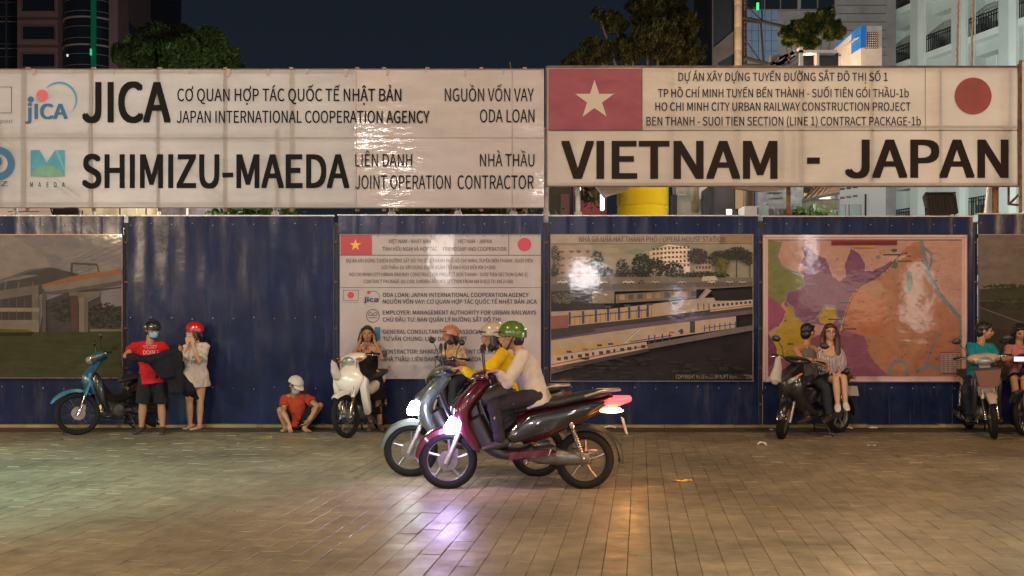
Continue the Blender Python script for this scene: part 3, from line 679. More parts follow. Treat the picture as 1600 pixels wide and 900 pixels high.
cable = empty('conduit', (at(1500, 0, 30).x, 30, 0), 'two rusty cable runs hanging in front of the hotel', 'pipe')
for x, y1 in ((1498, 104), (1521, 104)):
    q = G(); n = 24; q.tube([at(x+random.uniform(-.5, .5)-i*.12, -20+(y1+20)*i/n, 30) for i in range(n+1)], .032, 6); put(q, 'pipe', mat('rusty_pipe', (0.33, 0.20, 0.12), .8, noise_s=14, amt=.5), cable)
    q = G(); q.tube([at(x+3.5-i*.08, -20+(y1+20)*i/n, 30) for i in range(n+1)], .02, 5); put(q, 'pipe', seag2, cable)
# --- things glimpsed in the gap between hoarding and banners
def thing(name, label, cat, parts, Y):
    e = empty(name, (at(parts[0][1][0], 0, Y).x, Y, 0), label, cat)
    for nm, r_, dy, th, m_ in parts: q = G(); q.pbox(*r_, Y+dy, th); put(q, nm, m_, e)
    return e
ycol = empty('yellow_column', (at(1010, 0, 21).x, 21.7, 0), 'thick glossy yellow column seen through the gap under VIETNAM', 'column')
ym = mat('yellow_gloss_paint', (0.62, 0.44, 0.015), .22, coat=.8, cr=.08, noise_s=2, amt=.06)
cx_ = at(1010, 0, 21).x
for z0, z1 in ((0, 2.0), (2.0, at(0, 318, 21).z), (at(0, 318, 21).z, 6.4)):
    q = G(); q.lathe((cx_, 21.6, z0), (0, 0, 1), [(.545, 0), (.556, .01), (.556, z1-z0-.012), (.545, z1-z0-.002)], 40); put(q, 'drum', ym, ycol, True)
thing('pink_wall', 'pink painted wall seen through the gap left of the yellow column', 'wall', [('wall', (897, 270, 948, 513), 0, .3, mat('pink_paint', (0.50, 0.12, 0.20), .7, noise_s=2, amt=.12)), ('dark_door', (898, 306, 908, 340), -.05, .04, dkb)], 23)
e = thing('dark_shed', 'dark shed seen through the gap right of the seam between the banners', 'shed', [('wall', (858, 285, 893, 513), 0, 1, dkb), ('panel', (876, 303, 890, 340), -.05, .04, mat('dull_pink', (.16, .08, .1), .8))], 22)
lampm = mat('cool_tube', (1, 1, 1), .4, emit=(0.75, 1.0, 1.0), es=3.0)
e = empty('tube_lamp', at(941, 315, 19), 'lit vertical white tube lamp left of the yellow column', 'lamp'); q = G(); q.tube([at(941, 327, 19), at(941, 303, 19)], [(.038, .03), (.038, .03)], 10, rnd=True); put(q, 'tube', lampm, e, True)
q = G(); q.pbox(937.5, 301, 939, 329, 19.05, .04); put(q, 'holder', dark, e)
e = empty('round_lamp', at(904, 295, 19), 'small round lit lamp beside the pale post under the flag', 'lamp'); q = G(); q.ell(at(904, 295, 19), (.045, .03, .045)); put(q, 'lens', lampm, e, True); q = G(); q.torus(at(904, 295, 19), (0, 1, 0), .06, .012, 20, 6); put(q, 'rim', dark, e)
tarp = mat('pale_tarp', (0.62, 0.52, 0.46), .7, noise_s=3, amt=.12)
q = G(); a = [at(x, y, 15.7) for x, y in ((934, 291), (948, 308), (958, 304), (972, 301), (985, 292))]; b = [v+Vector((0, .5, .05)) for v in a]
q.add(a+b, [(0, 1, 2, 3, 4), (9, 8, 7, 6, 5)]+[(i, i+5, (i+1) % 5+5, (i+1) % 5) for i in range(5)]); o = q.obj('tarpaulin', tarp); tag(o, 'pale tarpaulin sagging under the VIETNAM banner left of the yellow column', 'tarp')
q = G(); a = [at(x, y, 15.6) for x, y in ((1145, 291), (1160, 296), (1200, 300), (1225, 296), (1232, 291))]; b = [v+Vector((0, .4, .05)) for v in a]
q.add(a+b, [(0, 1, 2, 3, 4), (9, 8, 7, 6, 5)]+[(i, i+5, (i+1) % 5+5, (i+1) % 5) for i in range(5)]); o = q.obj('tarpaulin', tarp); tag(o, 'cream tarpaulin sagging under the letter M of VIETNAM', 'tarp')
thing('site_office', 'pale patched site building right of the yellow column, seen in the gap', 'building',
      [('wall', (1056, 285, 1116, 513), 0, .5, mat('patched_wall', (0.40, 0.37, 0.33), .8, noise_s=2.5, amt=.35)), ('white_panel', (1092, 285, 1109, 322), -.06, .05, wh), ('window', (1094, 311, 1103, 329), -.1, .03, conc), ('dark_gap', (1051, 304, 1058, 345), -.05, .3, dkb), ('brown_post', (1110, 285, 1116, 345), -.1, .1, mat('brown_wall', (0, 0, 0))), ('tube', (1060, 303, 1073, 306), -.3, .05, wh)], 24)
thing('navy_container', 'navy site container with a small white lamp, seen under the letters AM', 'container',
      [('wall', (1116, 285, 1150, 513), 0, 1.5, mat('navy_wall', (0.022, 0.03, 0.075), .6, noise_s=2, amt=.2)), ('tan_panel', (1149, 285, 1161, 326), -.05, .05, mat('tan_board', (0.36, 0.26, 0.20), .8)), ('door', (1167, 285, 1179, 345), -.05, .05, mat('brown_door', (.07, .03, .025), .6)), ('blue_post', (1180, 285, 1184, 345), -.3, .1, mat('blue_post', (.02, .06, .25), .5)), ('base', (1150, 326, 1230, 513), .1, .2, mat('navy_wall', (0, 0, 0)))], 22)
thing('work_lamp', 'small square lit work lamp on the navy container', 'lamp', [('glass', (1135, 327, 1143.5, 335), 0, .02, mat('lamp_cool', (1, 1, 1), .4, emit=(.75, .95, 1), es=1.0)), ('housing', (1132, 325, 1146, 337), .021, .1, dark)], 20)
thing('water_tank', 'pale blue-grey tanks behind the hoarding under the dash of the banner', 'tank', [('tank', (1163, 322, 1183, 345), 0, .5, mat('lilac_tank', (.42, .42, .52), .5)), ('tank', (1185, 321, 1201, 345), .05, .5, mat('blue_tank', (.22, .33, .42), .5))], 19)
thing('grey_wall', 'grey stained wall with small pipes between tanks and rusty post', 'wall', [('wall', (1184, 285, 1253, 513), 0, .3, mat('grey_stain', (.22, .22, .23), .8, noise_s=5, amt=.5)), ('board', (1200, 318, 1226, 345), -.1, .05, conc), ('cable', (1203, 300, 1222, 302), -.1, .05, dkb), ('cable', (1206, 309, 1224, 310), -.1, .05, dkb)], 26)
rf = empty('old_house', (at(1280, 0, 28).x, 28, 0), 'old house with a rusty sloping roof and stained wall under the dash', 'building')
q = G(); q.pbox(1253, 311, 1312, 513, 28, 2); put(q, 'wall', mat('stained_wall', (0.20, 0.19, 0.16), .9, noise_s=3, amt=.45), rf)
q = G(); q.add([at(1253, 311, 27.7), at(1275, 291, 29), at(1314, 286, 29), at(1312, 301, 27.7)], [(0, 1, 2, 3)]); put(q, 'roof', mat('rust_roof', (0.16, 0.07, 0.05), .8, noise_s=6, amt=.4), rf)
for i in range(7): q = G(); q.tube([at(1255+i*9, 311-i*1.3, 27.65), at(1276+i*6, 291-i*.5, 28.95)], .015, 4); put(q, 'roof_rib', rust, rf)
q = G(); q.add([at(1253, 311, 27.66), at(1312, 300, 27.66), at(1312, 304, 27.66), at(1253, 315, 27.66)], [(0, 1, 2, 3)]); put(q, 'eave', dkb, rf)
for j in range(4): q = G(); q.pbox(1280, 311+j*7, 1311, 311.5+j*7, 27.95, .04); put(q, 'wall_course', conc, rf)
wb_ = empty('white_house', (at(1340, 0, 31).x, 31, 0), 'white house with a grid of small windows, seen under the letter J', 'building')
q = G(); q.pbox(1309, 285, 1384, 513, 31, 2); put(q, 'wall', mat('white_house_wall', (.50, .52, .56), .7), wb_)
for i in range(3):
    for j in range(2): q = G(); q.pbox(1313.5+i*10, 293.5+j*14-i*1.4, 1320+i*10, 296.5+j*14-i*1.4, 30.95, .04); put(q, 'vent', dkb if j == 0 else conc, wb_)
for x0, x1 in ((1312, 1322), (1329, 1346)):
    q = G(); q.pbox(x0, 320, x1, 345, 30.93, .04); f_ = put(q, 'window', mat('window_teal', (.10, .17, .19), .3), wb_)
    q = G(); q.pbox(x0-1, 318.5, x1+1, 320, 30.9, .1); q.pbox(x0-1, 320, x0, 345, 30.9, .1); q.pbox(x1, 320, x1+1, 345, 30.9, .1); put(q, 'window_frame', wh, wb_)
q = G(); q.pbox(1353, 303, 1354, 340, 30.9, .1); put(q, 'drain_pipe', dark, wb_)
def shrub(label, px, py, Y, rx, rz, n, colr, seed):
    rd = random.Random(seed); e = empty('shrub', (at(px, 0, Y).x, Y, 0), label, 'plant'); c = at(px, py, Y)
    q = G(); q.tube([(c.x, Y, 0), (c.x+.05, Y, c.z*.6), c], [.03, .022, .01], 6); put(q, 'stem', mat('bark', (0, 0, 0)), e)
    for k in range(2):
        q = G()
        for _ in range(n):
            p = c+Vector((rd.gauss(0, rx), rd.gauss(0, .25), rd.gauss(0, rz))); a = Vector((rd.gauss(0, 1), rd.gauss(0, 1), rd.gauss(0, 1))).normalized(); b = a.orthogonal().normalized(); L = rd.uniform(.05, .11)
            q.add([p-a*L, p+b*L*.4, p+a*L, p-b*L*.4], [(0, 1, 2, 3)])
        put(q, 'foliage', mat('shrub_%d_%d' % (seed, k), tuple(x*(1+.7*k) for x in colr), .6, trans=.2), e, kind='stuff')
shrub('leafy shrub in front of the old house with the rusty roof', 1258, 334, 20, .22, .07, 200, (0.03, 0.06, 0.015), 3)
shrub('dark creeper in front of the pink wall', 924, 303, 21, .12, .10, 110, (0.04, 0.03, 0.015), 4)
shrub('dark bush behind the hoarding in the gap under the word COOPERATION', 395, 333, 18, .35, .07, 200, (0.03, 0.07, 0.012), 5)
shrub('dark bush behind the hoarding in the gap under the word CONTRACTOR', 770, 333, 18, .40, .06, 200, (0.035, 0.05, 0.012), 6)
shrub('dark bush behind the hoarding in the gap under the word OPERATION', 662, 334, 18, .25, .05, 100, (0.02, 0.03, 0.012), 7)
# floodlights on the hoarding
def flood(label, x0, y0, x1, y1, Y):
    e = empty('floodlight', at((x0+x1)/2, y1, Y), label, 'floodlight'); a = at(x0, y1, Y); b = at(x1, y0, Y)
    q = G(); sk = (b.x-a.x)*.09
    q.add([(a.x+sk, Y, a.z), (b.x+sk*.6, Y, a.z+.03), (b.x-sk*.2, Y+.06, b.z), (a.x, Y+.06, b.z), (a.x+sk+.04, Y+.2, a.z+.05), (b.x+sk*.6-.04, Y+.2, a.z+.07), (b.x-sk*.2-.04, Y+.24, b.z-.04), (a.x+.04, Y+.24, b.z-.04)],
          [(0, 1, 2, 3), (7, 6, 5, 4), (0, 4, 5, 1), (1, 5, 6, 2), (2, 6, 7, 3), (3, 7, 4, 0)])
    put(q, 'housing', mat('lamp_housing', (.016, .012, .012), .35), e)
    q = G()
    for u, v in (((a.x+sk, a.z), (b.x+sk*.6, a.z+.03)), ((b.x+sk*.6, a.z+.03), (b.x-sk*.2, b.z)), ((b.x-sk*.2, b.z), (a.x, b.z)), ((a.x, b.z), (a.x+sk, a.z))): q.tube([(u[0], Y-.004, u[1]), (v[0], Y-.004+.03, v[1])], .012, 6)
    put(q, 'rim', dark, e)
    for i in range(7): q = G(); t = (i+.5)/7; q.tube([(a.x+.06+(b.x-a.x-.12)*t, Y-.01, a.z+.05), (a.x+.04+(b.x-a.x-.12)*t, Y+.04, b.z-.04)], .006, 4); put(q, 'cooling_fin', dark, e)
    q = G(); m_ = (a.x+b.x)/2; q.tube([(a.x+sk, Y+.12, a.z+.12), (a.x+sk, Y+.1, a.z-.10), (b.x+sk*.6, Y+.1, a.z-.10), (b.x+sk*.6, Y+.12, a.z+.12)], .014, 6); q.tube([(m_, Y+.1, a.z-.1), (m_, Y+.1, a.z-.5)], .02, 6); put(q, 'bracket', dark, e)
flood('large black floodlight seen from behind, on the hoarding under the letters PA', 1447, 301, 1494, 336, 15.16)
flood('flat black floodlight in the gap under the round emblem and word MAEDA', 79, 325, 121, 340, 15.20)
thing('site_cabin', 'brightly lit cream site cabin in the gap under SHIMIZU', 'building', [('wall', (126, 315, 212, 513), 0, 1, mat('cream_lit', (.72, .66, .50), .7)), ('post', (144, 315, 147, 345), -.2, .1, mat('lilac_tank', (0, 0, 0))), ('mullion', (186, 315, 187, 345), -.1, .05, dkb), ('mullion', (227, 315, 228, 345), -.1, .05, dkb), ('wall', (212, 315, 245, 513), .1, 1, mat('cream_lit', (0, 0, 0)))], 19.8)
thing('site_wall', 'lilac site wall in the gap at the far left', 'wall', [('wall', (-120, 315, 126, 513), 0, .5, mat('lilac_wall', (.46, .43, .52), .7)), ('rail', (12, 330, 60, 331), -.2, .03, dark)], 20.4)
thing('site_wall', 'dull wall in the gap between cabin and first bush', 'wall', [('wall', (245, 315, 380, 513), 0, .5, mat('dull_wall', (.10, .085, .10), .7, noise_s=5, amt=.6)), ('post', (247, 315, 250, 345), -.2, .05, wh), ('post', (291, 315, 293, 345), -.2, .05, wh)], 20)
thing('yellow_post', 'short pale yellow post in the gap under the letters ER of OPERATION', 'post', [('post', (610, 315, 621, 513), 0, .12, mat('pale_yellow', (.6, .5, .22), .6))], 18)
# traffic cone-like white cone by the right floodlight
e = empty('white_cone', (at(1547, 0, 17).x, 17, 2), 'tall white cone shape right of the floodlight', 'cone'); q = G(); a = at(1547, 334, 17); q.lathe((a.x, 17, a.z-1.2), (0, 0, 1), [(.12, 0), (.10, 1.2), (.035, 1.75)], 18); put(q, 'cone', mat('white_lit', (.75, .75, .8), .5), e, True)
e = empty('rusty_scaffold', (at(1580, 0, 15.8).x, 15.8, 3), 'rusty scaffold brackets under the right end of the flag banner', 'scaffold')
for p_ in (((1576, 292), (1576, 320), .02), ((1596, 292), (1596, 330), .03), ((1596, 300), (1578, 318), .018), ((1576, 319), (1600, 321), .018)): q = G(); q.tube([at(*p_[0], 15.8), at(*p_[1], 15.8)], p_[2], 6); put(q, 'tube', rust, e)
# --- litter on the setts
for i in range(22):
    c = gp(random.uniform(60, 1560), random.uniform(676, 760)); q = G(); w = random.uniform(.012, .035); a_ = random.uniform(0, 3)
    q.box((c.x, c.y, .010+random.uniform(.002, .008)), (w*2, w, .003), Matrix.Rotation(a_, 3, 'Z') @ Matrix.Rotation(random.uniform(-.3, .3), 3, 'X')); o = q.obj('litter_scrap', mat('dry_leaf_%d' % (i % 3), [(.10, .06, .03), (.45, .40, .33), (.22, .14, .06)][i % 3], .8)); tag(o, ['tiny dark dry leaf lying on the paving', 'tiny pale paper scrap lying on the paving', 'tiny light brown dry leaf lying on the paving'][i % 3], 'litter', ['dark dry leaves', 'pale paper scraps', 'light brown dry leaves'][i % 3]+' strewn over the paving')
lit = mat('white_litter', (.7, .66, .6), .6); yl = mat('yellow_litter', (.75, .42, .10), .5)
def litter(label, px, py, pts, r, m_, name='litter', fl=.4):
    c = gp(px, py); q = G(); q.tube([c+Vector((x, y, .012+z)) for x, y, z in pts], [(r, r*fl)]*len(pts), 8, side=(0, 1, 0), rnd=True); o = link(name, remesh(q, .006, 1, .01, 30, (1, 1, 1)), m_); tag(o, label, 'litter')
litter('crumpled white paper on the paving in front of the black scooter', 1191, 696, [(-.05, 0, .01), (-.02, .03, .03), (.03, 0, .02), (.05, -.01, 0)], .025, lit)
litter('curled yellow peel on the paving, in the middle right', 1066, 753, [(-.10, .04, 0), (-.06, 0, .005), (0, -.02, 0), (.06, -.01, .01), (.10, .02, 0)], .014, yl)
litter('flat white scrap on the paving below the map poster', 1362, 697, [(-.05, 0, 0), (.05, 0, 0)], .01, lit)
litter('white crumpled packet at the foot of the hoarding right of the black scooter', 1326, 672, [(-.08, 0, .02), (0, 0, .03), (.05, .0, .01)], .03, lit)
litter('white foam box lid at the foot of the hoarding below the map', 1364, 671.5, [(-.06, 0, .02), (.06, 0, .02)], .03, lit)
litter('small cream wrapper at the foot of the hoarding left of the black scooter', 1205, 673, [(-.03, 0, .01), (.03, 0, .01)], .02, lit)
litter('crumpled transparent bag at the foot of the hoarding behind the tail light', 953, 671, [(-.08, 0, .02), (0, 0, .04), (.08, 0, .02)], .03, lit)
litter('small white scrap on the paving left of the squatting man', 373, 694, [(-.02, 0, 0), (.02, 0, 0)], .008, lit)
litter('orange scrap by the kerb beside the squatting man', 421, 684, [(-.04, 0, 0), (.04, 0, 0)], .01, yl)
# ================================================================== POSTERS ON THE HOARDING
PY = 14.985
gloss = mat('printed_tarp', (0.5, 0.5, 0.5), 0.5, attr=True, gain=.72, noise_s=5, amt=0.14, bump=0.20, bump_s=1.8, bd=0.02, coat=0.42, cr=0.07, stretch=(1, 1, 1.6), spec=.2)
gloss3 = mat('printed_tarp_bright', (0.5, 0.5, 0.5), 0.5, attr=True, gain=1.05, noise_s=5, amt=0.14, bump=0.20, bump_s=1.8, bd=0.02, coat=0.42, cr=0.07, stretch=(1, 1, 1.6), spec=.2)
paper = mat('white_tarp', (0.46, 0.435, 0.475), 0.5, noise_s=2, amt=0.10, bump=0.22, bump_s=1.8, bd=0.02, coat=0.45, cr=0.07, stretch=(1.4, 1, 1), spec=.2)
border = mat('pink_border', (0.52, 0.36, 0.36), 0.4, noise_s=4, amt=.1, coat=.5)
pink_ink = mat('poster_ink', (0.045, 0.04, 0.05), 0.4, coat=0.4)
cloud = (0.33, 0.31, 0.33)
class Pic:
    """flat printed picture: every patch lies a hair in front of the one before"""
    def __init__(s, x0, y0, x1, y1, col): s.g = G(); s.k = 0; s.w = (x0, y0, x1, y1); s.q([(x0, y0), (x1, y0), (x1, y1), (x0, y1)], col)
    def q(s, pts, col):
        x0, y0, x1, y1 = s.w
        pts = [(min(max(x, x0), x1), min(max(y, y0), y1)) for x, y in pts]
        s.g.col = col; s.g.add([at(x, y, PY-0.012-s.k*0.00003) for x, y in pts], [tuple(range(len(pts)))]); s.k += 1
    def o(s, pts, col, amp=.8):
        out = []
        for i, (x, y) in enumerate(pts):
            x2, y2 = pts[(i+1) % len(pts)]; L = math.hypot(x2-x, y2-y); n = max(1, int(L/2.5))
            for k in range(n):
                t = k/n; a_ = amp*min(1, L/9)*(1 if k else .2); out.append((x+(x2-x)*t+random.uniform(-a_, a_), y+(y2-y)*t+random.uniform(-a_, a_)))
        s.q(out, col)
    def r(s, a, b, c, d, col): s.q([(a, b), (c, b), (c, d), (a, d)], col)
    def blob(s, cx, cy, rx, ry, col, n=9, j=.3):
        s.q([(cx+rx*math.cos(i*6.283/n)*(1+random.uniform(-j, j)), cy+ry*math.sin(i*6.283/n)*(1+random.uniform(-j, j))) for i in range(n)], col)
    def line(s, x0, y0, x1, y1, w, col):
        dx, dy = x1-x0, y1-y0; L = math.hypot(dx, dy); nx, ny = -dy/L*w/2, dx/L*w/2
        s.q([(x0+nx, y0+ny), (x1+nx, y1+ny), (x1-nx, y1-ny), (x0-nx, y0-ny)], col)
    def leaf(s, cx, cy, rx, ry, n, base, v=.4, sz=1.35):
        for _ in range(int(n*2.2)):
            a = random.random()*6.283; r_ = math.sqrt(random.random()); k = 1+random.uniform(-v, v)
            s.blob(cx+rx*r_*math.cos(a), cy+ry*r_*math.sin(a), sz*random.uniform(.6, 1.4), sz*random.uniform(.5, 1.1), tuple(c*k for c in base), 6)
def poster(label, x0, y0, x1, y1, m, cat='poster'):
    e = empty('poster', at((x0+x1)/2, y1, PY), label, cat)
    q = G(); a = at(x0, y1, PY); b = at(x1, y0, PY); q.bb((a.x, PY-.006, a.z), (b.x, PY+.02, b.z)); put(q, 'backing_board', m, e)
    q = G()
    n = int((x1-x0)/28)
    for i in range(n+1):
        for yy in (y0+3, y1-3): c = at(x0+4+(x1-x0-8)*i/n, yy, PY-.012); q.box(c, (.012, .006, .012))
    put(q, 'nails', dark, e)
    return e
# --- 1 station and viaduct
e = poster('poster of an elevated railway station over green lawn, above the blue motorbike', -200, 366, 191, 591, border)
P = Pic(-199, 367, 190, 590, (0.20, 0.185, 0.20))
for i in range(60): P.blob(random.uniform(-190, 190), random.uniform(370, 440), 26, 9, random.choice([(0.215,0.20,0.215),(0.19,0.18,0.205),(0.235,0.215,0.22)]), 10)
P.q([(-199, 367), (20, 367), (70, 400), (92, 440), (-199, 440)], (0.25, 0.225, 0.22))
for i in range(6): P.line(115, 430-i*6, 190, 405-i*9, .5, (0.09, 0.08, 0.09))
P.q([(110, 414), (112, 410), (152, 412), (156, 425), (153, 425), (151, 415), (114, 413), (113, 438), (110, 440)], (0.07, 0.06, 0.065))
P.q([(70, 470), (110, 455), (190, 448), (190, 525), (60, 525)], (0.055, 0.05, 0.055))
P.q([(155, 455), (190, 450), (190, 478), (160, 480)], (0.20, 0.19, 0.23))
P.leaf(165, 495, 28, 22, 160, (0.022, 0.024, 0.018)); P.leaf(100, 485, 22, 18, 60, (0.03, 0.03, 0.025))
P.q([(-199, 455), (0, 441), (45, 425), (60, 420), (80, 418), (121, 428), (121, 432), (60, 460), (-199, 490)], (0.06, 0.055, 0.06))
P.q([(0, 437), (45, 421), (82, 417), (40, 426), (0, 444)], (0.12, 0.11, 0.12)); P.q([(0, 440), (36, 430), (60, 430), (30, 437)], (0.18, 0.17, 0.18))
for x in (-60, -25, 10, 30, 52): P.line(x, 440, x-4, 458, 1.2, (0.16, 0.15, 0.16))
P.q([(65, 445), (110, 432), (190, 420), (190, 426), (112, 441), (68, 449)], (0.27, 0.12, 0.055))
P.q([(65, 449), (112, 440), (190, 426), (190, 438), (112, 452), (72, 456)], (0.20, 0.17, 0.15))
P.q([(72, 456), (112, 451), (190, 438), (190, 444), (115, 457), (78, 460)], (0.10, 0.085, 0.08))
P.q([(108, 457), (158, 455), (155, 464), (138, 472), (124, 472), (108, 462)], (0.15, 0.13, 0.12))
P.r(123, 465, 138, 521, (0.20, 0.165, 0.145)); P.r(131, 465, 138, 521, (0.13, 0.11, 0.10)); P.r(111, 462, 122, 520, (0.085, 0.045, 0.04))
P.r(66, 455, 72, 520, (0.09, 0.08, 0.08)); P.r(140, 514, 190, 518, (0.17, 0.14, 0.11))
P.q([(-199, 480), (0, 454), (60, 445), (61, 518), (-199, 520)], (0.15, 0.13, 0.125))
P.q([(0, 468), (50, 460), (50, 482), (0, 482)], (0.05, 0.045, 0.05)); P.q([(-190, 490), (-5, 470), (-5, 484), (-190, 500)], (0.05, 0.045, 0.05))
P.r(-199, 487, 50, 500, (0.045, 0.04, 0.045)); P.r(-199, 481, 62, 487, (0.24, 0.21, 0.195)); P.r(-199, 500, 61, 519, (0.19, 0.165, 0.15))
for x in range(-190, 55, 12): P.line(x, 466, x, 500, .7, (0.12, 0.11, 0.11))
P.q([(-199, 519), (190, 519), (190, 590), (-199, 590)], (0.038, 0.048, 0.014))
P.q([(-60, 512), (40, 515), (54, 519), (50, 523), (-60, 524)], (0.075, 0.10, 0.012)); P.q([(-60, 520), (54, 519), (48, 525), (-60, 526)], (0.012, 0.014, 0.006))
for i in range(160):
    y = random.uniform(522, 589); P.blob(random.uniform(-190, 188), y, 14, 1.6, tuple(c*random.uniform(.8, 1.25) for c in (0.038, 0.047, 0.014)), 8)
P.r(135, 366, 136, 367, cloud)
put(P.g, 'printed_picture', gloss, e)
def PT(s, x0, x1, yt, yb, par, m=pink_ink, b=0.0, Y=PY-.028, **k): text(s, x0, x1, yt, yb, Y, m, par, b, **k)
PT('BEN THANH STATION', 6, 48, 454, 458.5, e)
# --- 2 information board
e2 = poster('white information board with small flags and black text, behind the woman in black', 531, 366, 845, 592, paper)
q = G()
for a in ((531, 366.5, 845, 367.4), (531, 398.3, 845, 399.2), (531, 449, 845, 449.6), (794.5, 366, 795.2, 398)): q.pbox(*a, PY-.012, .002)
for a in ((536, 453, 560, 453.6), (536, 469, 560, 469.6), (536, 453, 536.6, 469), (559.4, 453, 560, 469)): q.pbox(*a, PY-.012, .002)
put(q, 'rule_line', pink_ink, e2)
red = mat('flag_red_print', (0.42, 0.02, 0.03), 0.35, coat=.6); yel = mat('yellow_print', (0.75, 0.48, 0.03), 0.4, coat=.5); redd = mat('disc_red_print', (0.5, 0.02, 0.06), 0.35, coat=.5)
q = G(); q.pbox(532, 367.5, 581, 398, PY-.012, .002); put(q, 'flag_field', red, e2)
star(555.5, 383, 9.5, PY-.015, yel, e2); disc(819.5, 382, 10.6, PY-.014, redd, e2, 'sun_disc')
disc(548, 461, 5, PY-.014, redd, e2, 'sun_disc'); disc(576, 457, 2.6, PY-.014, redd, e2); disc(583, 464, 10, PY-.014, mat('grey_blue_print', (0.12, 0.16, 0.25), .5), e2, 'arc', 9, 130, -60)
nav = mat('navy_print', (0.03, 0.03, 0.16), .4, coat=.4)
PT('jica', 568, 591, 464, 471.5, e2, nav, .04); PT('From the People of Japan', 537, 559.5, 471.5, 473, e2)
disc(582.5, 493.5, 10.5, PY-.014, pink_ink, e2, 'ring', 9.5); 
q = G(); q.pbox(575, 492, 590, 493, PY-.014, .002); q.pbox(576, 496, 589, 497, PY-.014, .002); put(q, 'mark', pink_ink, e2)
disc(578.5, 491.5, 3.6, PY-.014, pink_ink, e2, 'ring', 2.8, 0, 180); disc(586.5, 491.5, 3.6, PY-.014, pink_ink, e2, 'ring', 2.8, 0, 180)
q = G(); q.pbox(585, 511, 594, 532, PY-.014, .002); q.pbox(585, 540, 594, 552, PY-.014, .002); put(q, 'emblem', mat('blue_emblem', (0.03, 0.16, 0.30), .4, coat=.4), e2)
for s, a, b, c, d, w in [
 ('VIỆT NAM - NHẬT BẢN', 607, 673, 374, 380, 0), ('VIETNAM - JAPAN', 715, 768, 374, 380, 0),
 ('TÌNH HỮU NGHỊ VÀ HỢP TÁC', 597, 683, 386, 392, 0), ('FRIENDSHIP AND COOPERATION', 692, 791, 386, 392, 0),
 ('DỰ ÁN XÂY DỰNG TUYẾN ĐƯỜNG SẮT ĐÔ THỊ SỐ 1 THÀNH PHỐ HỒ CHÍ MINH, TUYẾN BẾN THÀNH - SUỐI TIÊN', 541, 832, 404.5, 410, 0),
 ('GÓI THẦU-1b: XÂY DỰNG ĐOẠN NGẦM (TỪ KM 0+615 ĐẾN KM 2+360)', 596, 774, 415, 420.5, 0),
 ('HO CHI MINH CITY URBAN RAILWAY CONSTRUCTION PROJECT BEN THANH - SUOI TIEN SECTION (LINE 1)', 546, 824, 426, 431.5, 0),
 ('CONTRACT PACKAGE-1b: CIVIL (UNDERGROUND) SECTION FROM KM 0+615 TO KM 2+360', 568, 801, 437, 442.5, 0),
 ('ODA LOAN: JAPAN INTERNATIONAL COOPERATION AGENCY', 598, 826, 457.5, 464, .02),
 ('NGUỒN VỐN VAY: CƠ QUAN HỢP TÁC QUỐC TẾ NHẬT BẢN JICA', 598, 839, 468, 474.5, .02),
 ('EMPLOYER: MANAGEMENT AUTHORITY FOR URBAN RAILWAYS', 598, 838, 485, 491.5, .02),
 ('CHỦ ĐẦU TƯ: BAN QUẢN LÝ ĐƯỜNG SẮT ĐÔ THỊ', 598, 782, 496, 502.5, .02),
 ('GENERAL CONSULTANT: NJPT ASSOCIATION', 598, 770, 515, 521.5, .02),
 ('TƯ VẤN CHUNG: LIÊN DANH NJPT', 598, 730, 526, 532.5, .02),
 ('CONTRACTOR: SHIMIZU-MAEDA JOINT OPERATION', 598, 790, 546, 552.5, .02),
 ('NHÀ THẦU: LIÊN DANH SHIMIZU-MAEDA', 598, 752, 558, 564.5, .02)]:
    PT(s, a, b, c, d, e2, b=w, Y=PY-.016)
# --- 3 opera house station
e3 = poster('poster with a cutaway picture of an underground station, between information board and map', 860, 366, 1177, 596, mat('poster_back', (0.30, 0.25, 0.22), .4, coat=.5))
P = Pic(861, 367, 1176, 595, (0.012, 0.011, 0.013))
P.r(861, 367, 1176, 380.5, (0.36, 0.31, 0.28)); P.r(1125, 367, 1176, 380.5, (0.24, 0.18, 0.12)); P.r(861, 380.5, 1176, 381.3, (0.03, 0.03, 0.03))
P.q([(861, 381.3), (1176, 381.3), (1176, 440), (861, 440)], (0.25, 0.245, 0.20))
for i in range(60): P.blob(random.uniform(861, 1120), random.uniform(384, 430), 16, 5, random.choice([(0.18,0.22,0.17),(0.29,0.265,0.215),(0.23,0.225,0.18)]))
P.q([(861, 385), (925, 383), (925, 440), (861, 440)], (0.34, 0.27, 0.24))
for y in range(393, 436, 11):
    for x in range(866, 922, 13): P.blob(x+random.uniform(-1, 1), y, 4, 2.2, (0.13, 0.10, 0.10), 7)
